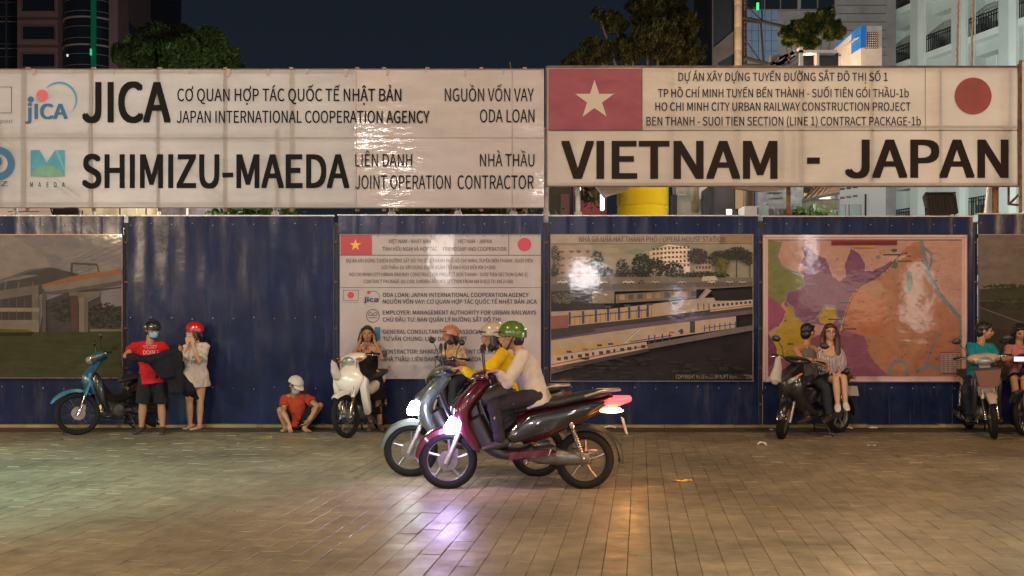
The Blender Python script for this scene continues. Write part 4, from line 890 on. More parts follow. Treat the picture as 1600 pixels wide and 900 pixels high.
# hotel block in the picture
P.q([(1015, 392), (1044, 382), (1078, 386), (1078, 428), (1015, 430)], (0.52, 0.43, 0.36)); P.q([(1044, 382), (1078, 386), (1078, 428), (1036, 428), (1036, 385)], (0.70, 0.60, 0.52))
for y in (386, 394, 402, 410): P.line(1015, y+6, 1044, y-1, .8, (.2, .15, .12)); P.line(1044, y-1, 1078, y+3, .8, (.25, .2, .16))
for y in range(388, 420, 7):
    for x in range(1020, 1078, 6): P.r(x, y-(x-1015)*.06, x+3.2, y+3.4-(x-1015)*.06, (0.07, 0.06, 0.06))
P.r(1085, 404, 1112, 426, (0.36, 0.30, 0.24))
for x in range(1087, 1110, 5): P.r(x, 408, x+3, 412, (.06, .05, .05)); P.r(x, 416, x+3, 420, (.06, .05, .05))
gd = (0.028, 0.034, 0.027)
for cx, cy, rx, ry, n in ((932, 407, 10, 15, 70), (972, 420, 10, 16, 60), (1003, 414, 16, 18, 150), (1026, 418, 14, 14, 90), (1052, 422, 16, 12, 90), (945, 425, 12, 8, 50), (990, 430, 30, 8, 90), (1100, 430, 40, 6, 100)): P.leaf(cx, cy, rx, ry, n, gd)
P.leaf(1090, 400, 16, 12, 130, (0.05, 0.045, 0.06)); P.leaf(1124, 404, 18, 12, 100, (0.035, 0.038, 0.03)); P.leaf(1152, 396, 20, 10, 140, gd); P.leaf(1170, 404, 10, 10, 60, gd); P.leaf(1128, 414, 10, 12, 80, (0.10, 0.10, 0.03))
for x in (1151, 1172): P.line(x, 400, x, 436, 1.8, (0.04, 0.035, 0.03))
P.leaf(868, 404, 8, 22, 50, (0.08, 0.08, 0.065)); P.leaf(866, 425, 7, 8, 30, (0.03, 0.035, 0.03))
P.q([(861, 432), (1176, 434), (1176, 447), (1100, 452), (861, 458)], (0.15, 0.13, 0.12)); P.q([(861, 444), (1176, 440), (1176, 446), (861, 456)], (0.10, 0.09, 0.085))
for x in (880, 896, 940, 982, 1002, 1024, 1066, 1112, 1140, 1160):
    c = random.choice([(0.5,0.45,0.42), (0.35,0.3,0.28), (0.12,0.1,0.1)]); w = 9 if x < 1000 else 5.5; P.q([(x-w, 442), (x-w, 440), (x-w*.6, 439.5), (x-w*.35, 437.3), (x+w*.4, 437.3), (x+w*.65, 439.5), (x+w, 440), (x+w, 442.2)], c); P.q([(x-w*.5, 439.5), (x-w*.3, 437.9), (x+w*.35, 437.9), (x+w*.55, 439.5)], (.04, .04, .05)); P.blob(x-w*.55, 442.3, 1.5, 1.3, (.02, .02, .02), 7, .1); P.blob(x+w*.55, 442.3, 1.5, 1.3, (.02, .02, .02), 7, .1)
P.q([(1098, 432), (1118, 431), (1122, 438), (1096, 439)], (0.42, 0.36, 0.30))
P.q([(861, 455), (925, 453), (940, 470), (950, 485), (861, 487)], (0.03, 0.03, 0.026)); P.leaf(880, 466, 18, 9, 60, (0.10, 0.10, 0.08))
# upper concourse
P.q([(861, 487), (950, 483), (1095, 466), (1176, 462), (1176, 476), (861, 515)], (0.36, 0.28, 0.22))
P.r(925, 455, 960, 474, (0.20, 0.16, 0.12)); P.q([(962, 460), (1088, 452), (1088, 466), (962, 474)], (0.17, 0.13, 0.10))
for x in range(968, 1085, 14): P.r(x, 461-(x-960)*.05, x+8, 469-(x-960)*.05, random.choice([(0.3,0.23,0.16),(0.08,0.07,0.08),(0.25,0.17,0.10)]))
P.q([(1090, 467), (1104, 450), (1112, 454), (1096, 470)], (0.30, 0.27, 0.25)); P.line(1092, 467, 1106, 450, .8, (.08, .07, .07))
P.q([(1110, 455), (1176, 452), (1176, 470), (1118, 470)], (0.012, 0.012, 0.012))
for x, y in ((945, 478), (975, 476), (1010, 474), (1050, 472)): P.r(x, y, x+10, y+3, random.choice([(0.30,0.10,0.04),(0.06,0.07,0.13),(0.08,0.07,0.08)]))
P.q([(885, 492), (1020, 478), (1020, 494), (885, 508)], (0.40, 0.27, 0.13))
nv = (0.035, 0.05, 0.17)
for x in range(890, 1020, 8): P.line(x, 493-(x-890)*.09, x, 508-(x-890)*.105, .9, (0.16, 0.12, 0.09))
for x in (890, 911, 931, 950, 967, 983, 998, 1012): P.r(x-1.6, 488-(x-890)*.09, x+1.8, 508-(x-890)*.105, nv)
P.line(890, 496, 1012, 484, 1.6, nv)
P.q([(861, 512), (1020, 496), (1176, 478), (1176, 484), (861, 522)], (0.045, 0.04, 0.045)); P.q([(861, 494), (888, 492), (888, 512), (861, 514)], (0.22, 0.09, 0.08))
P.q([(1110, 474), (1176, 468), (1176, 479), (1110, 487)], (0.40, 0.33, 0.29)); P.line(1110, 484.5, 1176, 476.5, 1.3, (0.30, 0.08, 0.04))
for x in range(1114, 1174, 7): P.r(x, 475.5-(x-1112)*.09, x+4, 479.5-(x-1112)*.09, (.04, .04, .05))
for x in (1090, 1099, 1107): P.r(x, 474, x+1.4, 484, nv)
# middle beam
P.q([(861, 522), (1176, 484), (1176, 490), (861, 532)], (0.11, 0.08, 0.12))
P.q([(861, 532), (1000, 512), (1150, 494), (1150, 512), (1000, 534), (861, 556)], (0.38, 0.30, 0.24))
P.q([(861, 546), (985, 530), (1000, 532), (861, 556)], (0.42, 0.29, 0.13)); P.q([(861, 522), (930, 514), (930, 518), (861, 530)], (.05, .04, .06))
P.q([(970, 536), (995, 514), (1001, 515), (978, 536)], (0.45, 0.40, 0.36)); P.line(972, 536, 998, 514, .8, (.1, .08, .08))
for x in (1013, 1022, 1034, 1045): P.r(x, 524-(x-1013)*.1, x+2, 540-(x-1013)*.1, nv)
P.line(985, 534, 1050, 524, 1.4, nv)
for x in (1100, 1108, 1116, 1124, 1132, 1140, 1148): P.r(x, 508-(x-1100)*.12, x+1.5, 518-(x-1100)*.12, nv)
P.line(1100, 513, 1150, 506, 1.2, nv); P.r(1078, 502, 1086, 520, (0.05, 0.045, 0.04)); P.r(1063, 514, 1067, 522, (0.04, 0.04, 0.05))
for x, y, c in ((885, 548, nv), (910, 544, (.3, .14, .05)), (933, 538, (.05, .05, .06)), (950, 536, nv), (1046, 518, (.3, .12, .05)), (1060, 516, (.05, .05, .06))): P.r(x, y, x+8, y+3, c)
P.q([(861, 556), (1000, 540), (1150, 512), (1176, 508), (1176, 516), (1000, 548), (861, 584)], (0.13, 0.11, 0.12))
P.q([(861, 556), (1010, 534), (1012, 544), (861, 574)], (0.42, 0.35, 0.31)); P.line(861, 570, 1012, 540, 1.8, (0.30, 0.08, 0.04))
for x in range(870, 1008, 11): P.r(x, 558.5-(x-870)*.148, x+(6.5 if (x//11) % 3 else 3.5), 563.5-(x-870)*.148, (.045, .04, .05))
P.q([(861, 574), (1012, 545), (1014, 549), (861, 582)], (.05, .045, .05))
for i in range(40): P.blob(random.uniform(900, 1170), random.uniform(560, 590), 8, 2, (0.02, 0.02, 0.022))
put(P.g, 'printed_picture', gloss3, e3)
PT('NHÀ GA NHÀ HÁT THÀNH PHỐ / OPERA HOUSE STATION', 905, 1133, 369.5, 378, e3, Y=PY-.055)
PT('COPYRIGHT RESERVED BY NJPT ASSOCIATION', 1056, 1175, 585.5, 591.5, e3, mat('grey_text', (0.32, 0.28, 0.26), .5), Y=PY-.055)
# --- 4 metro map
e4 = poster('framed coloured metro line map with purple, orange and yellow districts, behind the seated couple', 1192, 367, 1511, 597, border)
q = G()
for a in ((1193.5, 368.5, 1509.5, 370), (1193.5, 594, 1509.5, 595.5), (1193.5, 368.5, 1195, 595), (1508, 368.5, 1509.5, 595)): q.pbox(*a, PY-.03, .03)
put(q, 'frame_moulding', mat('pale_moulding', (0.62, 0.48, 0.46), .4, coat=.4), e4)
P = Pic(1200, 374, 1503, 588, (0.56, 0.33, 0.28))
P.q([(1200, 376), (1503, 376), (1503, 374), (1200, 374)], (.2, .12, .12))
pu = (0.225, 0.085, 0.19); ol = (0.22, 0.235, 0.09); ye = (0.48, 0.33, 0.045); wa = (0.22, 0.25, 0.28); mg = (0.36, 0.10, 0.20); og = (0.46, 0.215, 0.125)
# orange east part
P.o([(1440, 376), (1446, 400), (1452, 430), (1470, 465), (1486, 490), (1500, 506), (1503, 520), (1503, 588), (1380, 588), (1320, 545), (1316, 510), (1326, 470), (1344, 447), (1384, 425), (1404, 398), (1425, 380)], og)
P.o([(1340, 452), (1384, 470), (1380, 520), (1350, 525), (1318, 516), (1326, 470)], (0.52, 0.19, 0.10)); P.o([(1460, 470), (1503, 500), (1503, 588), (1440, 588), (1438, 520)], (0.46, 0.20, 0.13))
# purple middle
P.o([(1252, 386), (1262, 384), (1276, 398), (1290, 404), (1300, 430), (1312, 440), (1330, 425), (1362, 424), (1384, 414), (1392, 406), (1396, 412), (1370, 436), (1344, 446), (1328, 466), (1318, 496), (1312, 516), (1290, 508), (1270, 506), (1250, 505), (1240, 490), (1225, 475), (1228, 456), (1252, 450), (1256, 430), (1250, 425), (1262, 418), (1250, 410), (1258, 402)], pu)
P.o([(1330, 388), (1342, 396), (1352, 412), (1350, 428), (1322, 432), (1320, 414)], pu)
# olive north west
P.o([(1200, 376), (1222, 378), (1216, 400), (1222, 415), (1240, 427), (1252, 430), (1258, 442), (1250, 450), (1230, 455), (1226, 470), (1216, 482), (1200, 460)], ol)
P.o([(1200, 460), (1212, 470), (1228, 486), (1220, 506), (1200, 520)], mg)
P.o([(1232, 474), (1240, 480), (1242, 494), (1256, 504), (1262, 530), (1248, 560), (1218, 560), (1206, 525), (1222, 508), (1228, 490)], ye)
P.o([(1278, 497), (1292, 478), (1304, 480), (1308, 497), (1300, 508), (1284, 506)], ye)
P.o([(1318, 516), (1350, 525), (1360, 560), (1390, 588), (1200, 588), (1200, 560), (1250, 560), (1262, 530), (1290, 520)], (0.30, 0.10, 0.19)); P.o([(1200, 520), (1212, 540), (1216, 560), (1200, 575)], (0.20, 0.06, 0.12))
for pl in ([(1216, 385), (1214, 402), (1222, 418), (1250, 428), (1259, 442), (1250, 452), (1230, 456), (1227, 470), (1238, 482), (1243, 496), (1258, 505), (1274, 500), (1290, 477), (1304, 478), (1310, 498), (1318, 510)],):
    for a, b in zip(pl, pl[1:]): P.line(*a, *b, 2.6, wa)
for pl, w in (([(1439, 376), (1443, 395), (1447, 415), (1453, 435), (1468, 460), (1485, 480), (1502, 498)], 7), ([(1441, 385), (1455, 396), (1456, 410), (1450, 424)], 4), ([(1388, 588), (1392, 572), (1402, 563), (1414, 566), (1418, 588)], 4.5), ([(1432, 580), (1450, 572), (1468, 576)], 6), ([(1500, 500), (1503, 540), (1485, 552), (1478, 560)], 4), ([(1445, 575), (1458, 540), (1470, 520)], 2.5)):
    for a, b in zip(pl, pl[1:]): P.line(*a, *b, w, wa)
gr_ = (0.06, 0.16, 0.05)
P.blob(1397, 391, 5, 2.5, gr_, 9, .1); P.q([(1398, 406), (1403, 412), (1400, 420), (1392, 418)], gr_); P.blob(1421, 440, 5, 15, gr_, 12, .05); P.blob(1372, 402, 4, 3, wa, 8, .1); P.blob(1421, 427, 4, 2.4, gr_)
dk = (0.03, 0.045, 0.11)
for x0, x1, y in ((1380, 1406, 397), (1366, 1384, 423.5), (1342, 1366, 435), (1322, 1340, 454.5), (1311, 1329, 472), (1294, 1317, 498), (1318, 1338, 513), (1230, 1240, 536.5)): P.r(x0, y, x1, y+2, dk)
P.r(1402, 407, 1424, 409, (.05, .08, .03)); P.r(1416, 399.5, 1423, 401, (.05, .08, .03)); P.blob(1416, 395.5, 2.2, 2, (0.35, .02, .02), 8, .1)
pl = [(1316, 520), (1320, 495), (1330, 468), (1344, 447), (1370, 432), (1388, 418), (1400, 404), (1408, 397), (1416, 395)]
for a, b in zip(pl, pl[1:]): P.line(*a, *b, 1, (0.10, 0.03, 0.05))
for i in range(700):
    x, y = random.uniform(1206, 1500), random.uniform(392, 584); a = random.uniform(-.8, .8); L = random.uniform(1, 4.5)
    P.line(x, y, x+L*math.cos(a), y+L*math.sin(a), .45, random.choice([(0.14, 0.07, 0.08), (0.45, 0.30, 0.25), (0.10, 0.06, 0.07), (0.38, 0.20, 0.22)]))
for i in range(120): P.r(*(lambda x, y: (x, y, x+random.uniform(1, 3.5), y+.9))(random.uniform(1206, 1498), random.uniform(392, 584)), (0.10, 0.05, 0.06))
P.r(1299, 376, 1402, 382.5, (0.40, 0.02, 0.03)); P.r(1334, 383.5, 1368, 387, (0.55, 0.34, 0.01))
P.r(1470, 551, 1500, 583, (0.44, 0.33, 0.30)); P.r(1470, 550, 1500, 551.5, (0.3, .02, .03))
for y in range(554, 582, 3):
    for x in (1472, 1479, 1486, 1493): P.r(x, y, x+4.5, y+1, (0.12, 0.08, 0.09))
put(P.g, 'printed_picture', gloss, e4)
PT('BEN THANH - SUOI TIEN METRO LINE', 1301, 1400, 377.2, 381.8, e4, mat('map_title', (0.06, 0.01, 0.015), .4), Y=PY-.06, b=.03)
# --- 5 last poster, printed in dim colours
e5 = poster('dim poster of a road under a grey sky, behind the man in teal', 1529, 366, 1900, 594, mat('poster_back', (0, 0, 0)))
P = Pic(1530, 367, 1899, 593, (0.20, 0.165, 0.14))
for i in range(50): P.blob(random.uniform(1535, 1890), random.uniform(370, 440), 22, 6, random.choice([(0.22,0.18,0.15),(0.18,0.15,0.13)]))
P.q([(1530, 452), (1600, 448), (1899, 440), (1899, 500), (1530, 500)], (0.055, 0.06, 0.03)); P.leaf(1575, 448, 40, 4, 80, (0.05, 0.055, 0.03))
P.q([(1530, 478), (1899, 486), (1899, 593), (1530, 593)], (0.05, 0.042, 0.035)); P.line(1530, 480, 1640, 520, 1.2, (0.2, 0.17, 0.14)); P.line(1530, 470, 1899, 474, 1.5, (0.12, 0.10, 0.08))
P.leaf(1590, 475, 60, 9, 120, (0.035, 0.04, 0.02))
put(P.g, 'printed_picture', gloss, e5)
# ================================================================== MOTORBIKES AND SCOOTERS
rub = mat('tyre_rubber', (0.010, 0.0095, 0.0095), 0.8, spec=.25, bump=0.4, bump_s=90)
chrome = mat('chrome', (0.62, 0.60, 0.58), 0.18, 1.0)
alu = mat('cast_alloy', (0.42, 0.40, 0.38), 0.38, 0.85, noise_s=20, amt=.2)
blackp = mat('black_plastic', (0.015, 0.015, 0.017), 0.38, noise_s=25, amt=.2)
seatm = mat('seat_vinyl', (0.018, 0.017, 0.018), 0.5, bump=.3, bump_s=60)
glassy = mat('headlight_glass', (0.45, 0.48, 0.52), 0.08, 0.55, coat=1.0, cr=.03)
amber = mat('amber_lens', (0.50, 0.14, 0.015), 0.15, coat=1.0, cr=.05)
redl = mat('red_lens', (0.30, 0.008, 0.01), 0.15, coat=1.0, cr=.05)
mirr = mat('mirror_glass', (0.7, 0.72, 0.75), 0.04, 1.0)
steeld = mat('engine_metal', (0.20, 0.19, 0.18), 0.42, 0.8, noise_s=18, amt=.3)
plate = mat('number_plate', (0.62, 0.62, 0.60), 0.45)
def paint(name, c, fl=0.0): return mat(name, c, 0.28, fl, coat=1.0, cr=.05, noise_s=3, amt=.05)

def loft(g, secs, n=20, p=2.5):
    """sections (x, z, half width, half height[, y]) swept in the bike's middle plane"""
    pts = [Vector((s[0], s[4] if len(s) > 4 else 0, s[1])) for s in secs]
    g.tube(pts, [(s[2], s[3]) for s in secs], n, side=(0, 1, 0), p=p)
def smoothsec(secs, k=4):
    """Catmull-Rom refinement of a list of sections"""
    out = []; n = len(secs)
    secs = [tuple(s)+(0,)*(5-len(s)) for s in secs]
    for i in range(n-1):
        p0, p1, p2, p3 = secs[max(i-1, 0)], secs[i], secs[i+1], secs[min(i+2, n-1)]
        for j in range(k):
            t = j/k
            out.append(tuple(.5*((2*b)+(-a+c)*t+(2*a-5*b+4*c-d)*t*t+(-a+3*b-3*c+d)*t**3) for a, b, c, d in zip(p0, p1, p2, p3)))
    out.append(secs[-1])
    e0 = list(out[0]); e1 = list(out[-1]); e0[2] *= .55; e0[3] *= .55; e1[2] *= .55; e1[3] *= .55
    d0 = [out[0][i]-(out[1][i]-out[0][i])*.5 for i in (0, 1)]; d1 = [out[-1][i]+(out[-1][i]-out[-2][i])*.5 for i in (0, 1)]
    return [(d0[0], d0[1], e0[2], e0[3], e0[4])]+out+[(d1[0], d1[1], e1[2], e1[3], e1[4])]
def slab(g, outline, y0, y1, bulge=0.0):
    """side panel: outline in x,z extruded between two y values, rounded by an inner inset ring"""
    n = len(outline); cx = sum(p[0] for p in outline)/n; cz = sum(p[1] for p in outline)/n
    rings = [(y0, 1.0), (y1-(y1-y0)*.4, 1.0), (y1, .86)] ; vs = []
    for y, k in rings: vs += [(cx+(x-cx)*k, y, cz+(z-cz)*k) for x, z in outline]
    vs.append((cx, y1+bulge, cz))
    fs = [tuple(range(n))]
    for r in range(2): fs += [(r*n+i, r*n+(i+1) % n, (r+1)*n+(i+1) % n, (r+1)*n+i) for i in range(n)]
    fs += [(2*n+i, 2*n+(i+1) % n, 3*n) for i in range(n)]
    g.add(vs, fs)

def bike(name, label, loc, heading, style='underbone', body=None, second=None, steer=0.0, lean=0.03, seatcol=None, group='motorbikes parked along the hoarding',
         lit=False, basket=False, head_z=None, bag=None, helmet_on=False, stand=True, mirrors=True, scale=1.05, fender=(28, 128, .055), sw=1.0, rear=None, cat='motorbike', tail_lit=False, headcol=None):
    root = empty(name, loc, label, cat, group, heading)
    und = style == 'underbone'; root.scale = (scale,)*3
    R = 0.285 if und else 0.255; wb = 0.61
    second = second or body
    ax = Vector((wb, 0, R)); d = Vector((-.42, 0, 1)).normalized()   # steering axis
    st = Matrix.Rotation(math.radians(steer), 4, d); T_ = Matrix.Translation(ax)
    SX = lambda v: T_ @ (st @ (v-ax))
    LX = Matrix.Rotation(lean, 3, 'X')
    def P(g, nm, m, par=root, sm=True, sharp=45, **k):
        g.v = [tuple(LX @ Vector(v)) for v in g.v]
        o = link(nm, g.mesh(nm, sm, sharp), m, par, **k); return o
    def wheel(cx, front):
        X = SX if front else None
        h = link('wheel', None, None, root); 
        g = G(); g.X = X; g.torus((cx, 0, R), (0, 1, 0), R-.034, .034 if und else .042, 40, 10, rb=.036 if und else .05); P(g, 'tyre', rub, h)
        g = G(); g.X = X; ri = R-.058 if und else R-.075
        g.torus((cx, 0, R), (0, 1, 0), ri+.006, .008, 40, 8, rb=.022 if und else .03); P(g, 'rim', chrome if und else alu, h)
        g = G(); g.X = X
        if und:
            for i in range(32):
                a = 2*math.pi*i/32; s_ = 1 if i % 2 else -1; b = a+(.35 if (i//2) % 2 else -.35)
                g.tube([(cx+.035*math.cos(b), s_*.03, R+.035*math.sin(b)), (cx+ri*math.cos(a), s_*.004, R+ri*math.sin(a))], .0019, 4)
        else:
            for i in range(5):
                a = 2*math.pi*i/5+.3
                g.tube([(cx+.03*math.cos(a), 0, R+.03*math.sin(a)), (cx+.1*math.cos(a+.12), 0, R+.1*math.sin(a+.12)), (cx+ri*math.cos(a+.05), 0, R+ri*math.sin(a+.05))], [(.018, .016), (.013, .012), (.018, .014)], 8, side=(0, 1, 0))
        P(g, 'spokes', chrome if und else alu, h, kind='stuff')
        g = G(); g.X = X
        if front: g.lathe((cx, -.05, R), (0, 1, 0), [(.02, 0), (.035, .005), (.04, .03), (.028, .05), (.028, .06), (.04, .07), (.035, .095), (.015, .1)], 20)
        else: g.lathe((cx, -.06, R), (0, 1, 0), [(.02, 0), (.06, .005), (.065, .05), (.04, .07), (.05, .1), (.015, .11)], 20)
        P(g, 'hub', steeld, h)
        if front:
            g = G(); g.X = X; g.lathe((cx, .058, R), (0, 1, 0), [(.055, 0), (.088, 0), (.088, .004), (.055, .004)], 28); P(g, 'brake_disc', steeld, h)
            g = G(); g.X = X; g.box((cx-.07, .06, R+.07), (.05, .03, .07)); P(g, 'brake_caliper', steeld, h)
    wheel(wb, True); wheel(-wb, False)
    # fork
    for s_ in (-1, 1):
        g = G(); g.X = SX; y = s_*.075
        a = Vector((wb, y, R)); b = a+d*.30; c = a+d*(.52 if und else .42)
        g.tube([a-d*.03, a, a+d*.25, a+d*.26], [.02, .024, .022, .018], 12); P(g, 'fork_leg', chrome if und else alu)
        g = G(); g.X = SX; g.tube([b-d*.05, c], .015 if not und else .027, 12); P(g, 'fork_tube', body if und else chrome)
    # front fender
    g = G(); g.X = SX; vs = []; a0, a1 = fender[:2] if und else (5, 140); n = 18; pr = [(-.062, -.035), (-.055, .004), (-.03, .018), (0, .022), (.03, .018), (.055, .004), (.062, -.035)]
    for side_ in (0, 1):
        for i in range(n+1):
            t = i/n; a = math.radians(a0+(a1-a0)*t); k = (math.sin(math.pi*min(1, t*.9+.1)))**.45; rr = R+.025+(fender[2]*(1-t)**1.5 if und else 0)
            for y, h_ in pr:
                q_ = rr+h_*k-(.004 if side_ else 0); vs.append((wb+q_*math.cos(a), y*(k*.8+.2), R+q_*math.sin(a)))
    m_ = len(pr); N = (n+1)*m_
    fs = [(i*m_+j, i*m_+j+1, (i+1)*m_+j+1, (i+1)*m_+j) for i in range(n) for j in range(m_-1)]
    fs += [tuple(N+k for k in f[::-1]) for f in fs]
    g.add(vs, fs); P(g, 'front_fender', body)
    # handlebar, cowl, light
    hz = 1.03 if und else 1.0; hx = wb-(hz-R)*.42/1.0+.0
    cz = head_z if head_z else hz-.02
    g = G(); g.X = SX
    for s_ in (-1, 1): g.tube([(hx-.02, 0, hz-.03), (hx, s_*.12, hz), (hx-.03, s_*.2, hz+.025), (hx-.10, s_*.33, hz+.015)], .011, 8)
    P(g, 'handlebar', blackp if not und else chrome)
    for s_ in (-1, 1):
        g = G(); g.X = SX; g.tube([(hx-.055, s_*.235, hz+.022), (hx-.105, s_*.345, hz+.015)], .0175, 12, rnd=True); P(g, 'grip', rub)
        g = G(); g.X = SX; g.tube([(hx+.005, s_*.19, hz+.02), (hx+.01, s_*.25, hz+.02), (hx-.05, s_*.35, hz)], .006, 6); P(g, 'brake_lever', chrome)
        if not mirrors: continue
        mx_ = Vector((hx-.02, s_*.19, hz+.03)); me_ = mx_+Vector((.02, s_*.10, .20))
        g = G(); g.X = SX; g.tube([mx_, mx_+Vector((.015, s_*.02, .10)), me_], .0055, 6); P(g, 'mirror_stem', blackp)
        g = G(); g.X = SX; g.ell(me_+Vector((0, s_*.02, .02)), (.018, .062, .042)); mo = P(g, 'mirror', blackp)
        g = G(); g.X = SX; g.lathe(me_+Vector((-.0165, s_*.02, .02)), (-1, 0, 0), [(.036, 0), (.036, .002)], 16)
        P(g, 'mirror_face', mirr, mo)
    g = G(); g.X = SX
    if und:
        loft(g, smoothsec([(hx-.10, hz+.005, .15, .04), (hx-.02, hz+.01, .20, .065), (hx+.06, hz-.01, .17, .07), (hx+.12, hz-.03, .10, .05)]), 24, 2.3)
    else:
        loft(g, smoothsec([(hx-.10, hz+.01, .12, .035), (hx-.02, hz+.015, .17, .05), (hx+.05, hz, .12, .045), (hx+.09, hz-.02, .05, .025)]), 24, 2.3)
    P(g, 'handlebar_cowl', body)
    HL = mat('lit_headlight_'+('violet' if headcol and headcol[0] > headcol[1] else 'white'), (1, 1, 1), .3, emit=headcol or (1, 1, 1), es=55) if lit else glassy
    if und:
        g = G(); g.X = SX; g.ell((hx+.115, 0, hz-.03), (.055, .100, .058), n=20); P(g, 'headlight', HL)
        for s_ in (-1, 1):
            g = G(); g.X = SX; g.ell((hx+.075, s_*.145, hz-.02), (.05, .045, .022)); P(g, 'turn_signal', amber)
    for s_ in (-1, 1):
        g = G(); g.X = SX; g.tube([(hx, s_*.16, hz+.01), (hx+.09, s_*.12, hz-.02), (hx+.12, s_*.10, hz-.22), (wb-.10, s_*.085, R+.30), (wb-.03, s_*.07, R+.08)], .005, 6); P(g, 'brake_cable', blackp)
    # centre structure
    g = G()
    if und:
        # upper front shield and leg shields
        if sw > 1: loft(g, smoothsec([(hx, hz-.02, .06, .05), (hx+.045, hz-.09, .085, .045), (.43, .86, .15, .05), (.465, .78, .205, .05), (.47, .68, .17, .05), (.42, .58, .10, .045), (.385, .53, .05, .03)]), 28, 2.2)
        else: loft(g, smoothsec([(hx, hz-.02, .06, .05), (hx+.045, hz-.10, .07, .045), (.44, .82, .085, .05), (.475, .74, .10, .045), (.44, .66, .125, .055), (.385, .56, .11, .05)]), 24, 2.4)
        P(g, 'front_cover', body)
        for s_ in (-1, 1):
            g = G(); ol = [(.44, .80), (.47, .70), (.44, .60), (.40, .50), (.345, .40), (.29, .31), (.235, .27), (.225, .33), (.27, .42), (.30, .54), (.33, .66), (.37, .78)]
            slab(g, ol, s_*(.105*sw if sw > 1 else .125), s_*.165*sw, s_*.012); g.v = [(x, y+s_*.05*(z-.5) if abs(y) > .01 else y, z) for x, y, z in g.v]; P(g, 'leg_shield', second)
            g = G(); g.tube([(.40, s_*.07, .72), (.36, s_*.15, .72), (.33, s_*.15, .5), (.27, s_*.11, .33)], [.02, .03, .03, .015], 8); P(g, 'shield_liner', blackp)
        g = G(); loft(g, smoothsec([(.37, .80, .06, .05), (.27, .62, .06, .06), (.12, .47, .055, .055), (-.05, .47, .06, .06), (-.2, .56, .08, .07)]), 18); P(g, 'frame_cover', blackp)
        g = G(); loft(g, smoothsec([(-.12, .56, .09, .06), (-.28, .62, .125, .09), (-.5, .68, .125, .08), (-.72, .755, .09, .055), (-.86, .80, .05, .03)]), 24, 2.6); P(g, 'rear_body', rear or body)
        g = G(); loft(g, smoothsec([(-.02, .70, .07, .03), (-.2, .745, .115, .045), (-.42, .775, .13, .045), (-.66, .81, .125, .04), (-.80, .825, .09, .03)]), 24, 2.6); P(g, 'seat', seatcol or seatm)
        g = G(); g.tube([(-.62, -.13, .84), (-.72, -.13, .875), (-.90, -.09, .87), (-.90, .09, .87), (-.72, .13, .875), (-.62, .13, .84)], .011, 8); P(g, 'grab_rail', chrome)
        # engine
        eng = G(); eng.lathe((.05, -.10, .30), (0, 1, 0), [(.05, 0), (.085, .01), (.095, .05), (.095, .15), (.08, .19), (.04, .2)], 22); eng = P(eng, 'engine', steeld)
        g = G()
        for i in range(7): g.lathe((.15+i*.018, 0, .315+i*.004), (1, .0, .2), [(.06, 0), (.06, .006)], 14)
        g.tube([(.12, 0, .31), (.29, 0, .345)], .042, 14); P(g, 'cylinder_fins', alu, eng, kind='stuff')
        g = G(); loft(g, [(-.02, .27, .08, .055), (-.12, .28, .075, .07), (-.18, .30, .06, .06)]); P(g, 'gearbox', steeld, eng)
        g = G(); slab(g, [(-.14, .24), (-.62, .22), (-.68, .26), (-.66, .33), (-.60, .345), (-.14, .33)], .07, .095); P(g, 'chain_case', blackp)
        g = G(); g.tube([(.26, -.05, .30), (.2, -.10, .2), (-.05, -.12, .17), (-.30, -.13, .19)], .014, 10); g.tube([(-.28, -.13, .19), (-.34, -.135, .20), (-.72, -.15, .27), (-.78, -.15, .28)], [.016, .036, .042, .03], 14); P(g, 'exhaust', chrome)
        g = G(); slab(g, [(-.42, .19), (-.70, .24), (-.69, .29), (-.42, .25)], -.17, -.19); P(g, 'exhaust_guard', steeld)
    else:
        loft(g, smoothsec([(hx-.04, .97, .09, .05), (hx+.07, .86, .16, .075), (.47, .72, .20, .085), (.46, .58, .19, .075), (.39, .45, .16, .06), (.33, .36, .12, .05)]), 28, 2.6); P(g, 'front_apron', body)
        g = G(); loft(g, smoothsec([(hx+.115, .86, .05, .02), (.545, .76, .085, .03), (.55, .66, .07, .03), (.52, .58, .03, .02)]), 20, 2.2); P(g, 'nose_panel', second)
        hz2 = head_z or .70
        for s_ in (-1, 1):
            if lit: g = G(); g.tube([(.50, s_*.17, hz2+.05), (.56, s_*.14, hz2+.01), (.62, s_*.05, hz2-.03)], [(.04, .025), (.075, .045), (.04, .025)], 12, side=(0, 0, 1), rnd=True); P(g, 'headlight', HL)
            if lit: continue
            g = G(); g.tube([(.515, s_*.155, hz2+.055), (.555, s_*.10, hz2+.02), (.57, s_*.035, hz2-.02)], [(.018, .012), (.032, .02), (.022, .014)], 12, side=(0, 0, 1), rnd=True); P(g, 'headlight', HL)
            g = G(); g.tube([(.46, s_*.185, hz2+.10), (.49, s_*.165, hz2+.08), (.52, s_*.13, hz2+.06)], [(.01, .008), (.017, .012), (.01, .008)], 10, side=(0, 0, 1), rnd=True); P(g, 'turn_signal', amber)
        g = G(); loft(g, smoothsec([(.38, .62, .13, .10), (.28, .45, .14, .09), (.16, .33, .16, .055), (-.02, .31, .165, .05), (-.15, .34, .15, .06)]), 24, 3); P(g, 'footboard', blackp)
        g = G(); loft(g, smoothsec([(.36, .86, .05, .03), (.24, .56, .055, .05), (.1, .46, .06, .06), (-.06, .56, .09, .09)]), 18); P(g, 'tunnel_cover', second)
        g = G(); loft(g, smoothsec([(-.03, .52, .12, .13), (-.2, .57, .155, .14), (-.42, .64, .15, .11), (-.66, .72, .12, .075), (-.86, .80, .06, .04)]), 28, 2.7); P(g, 'rear_body', body)
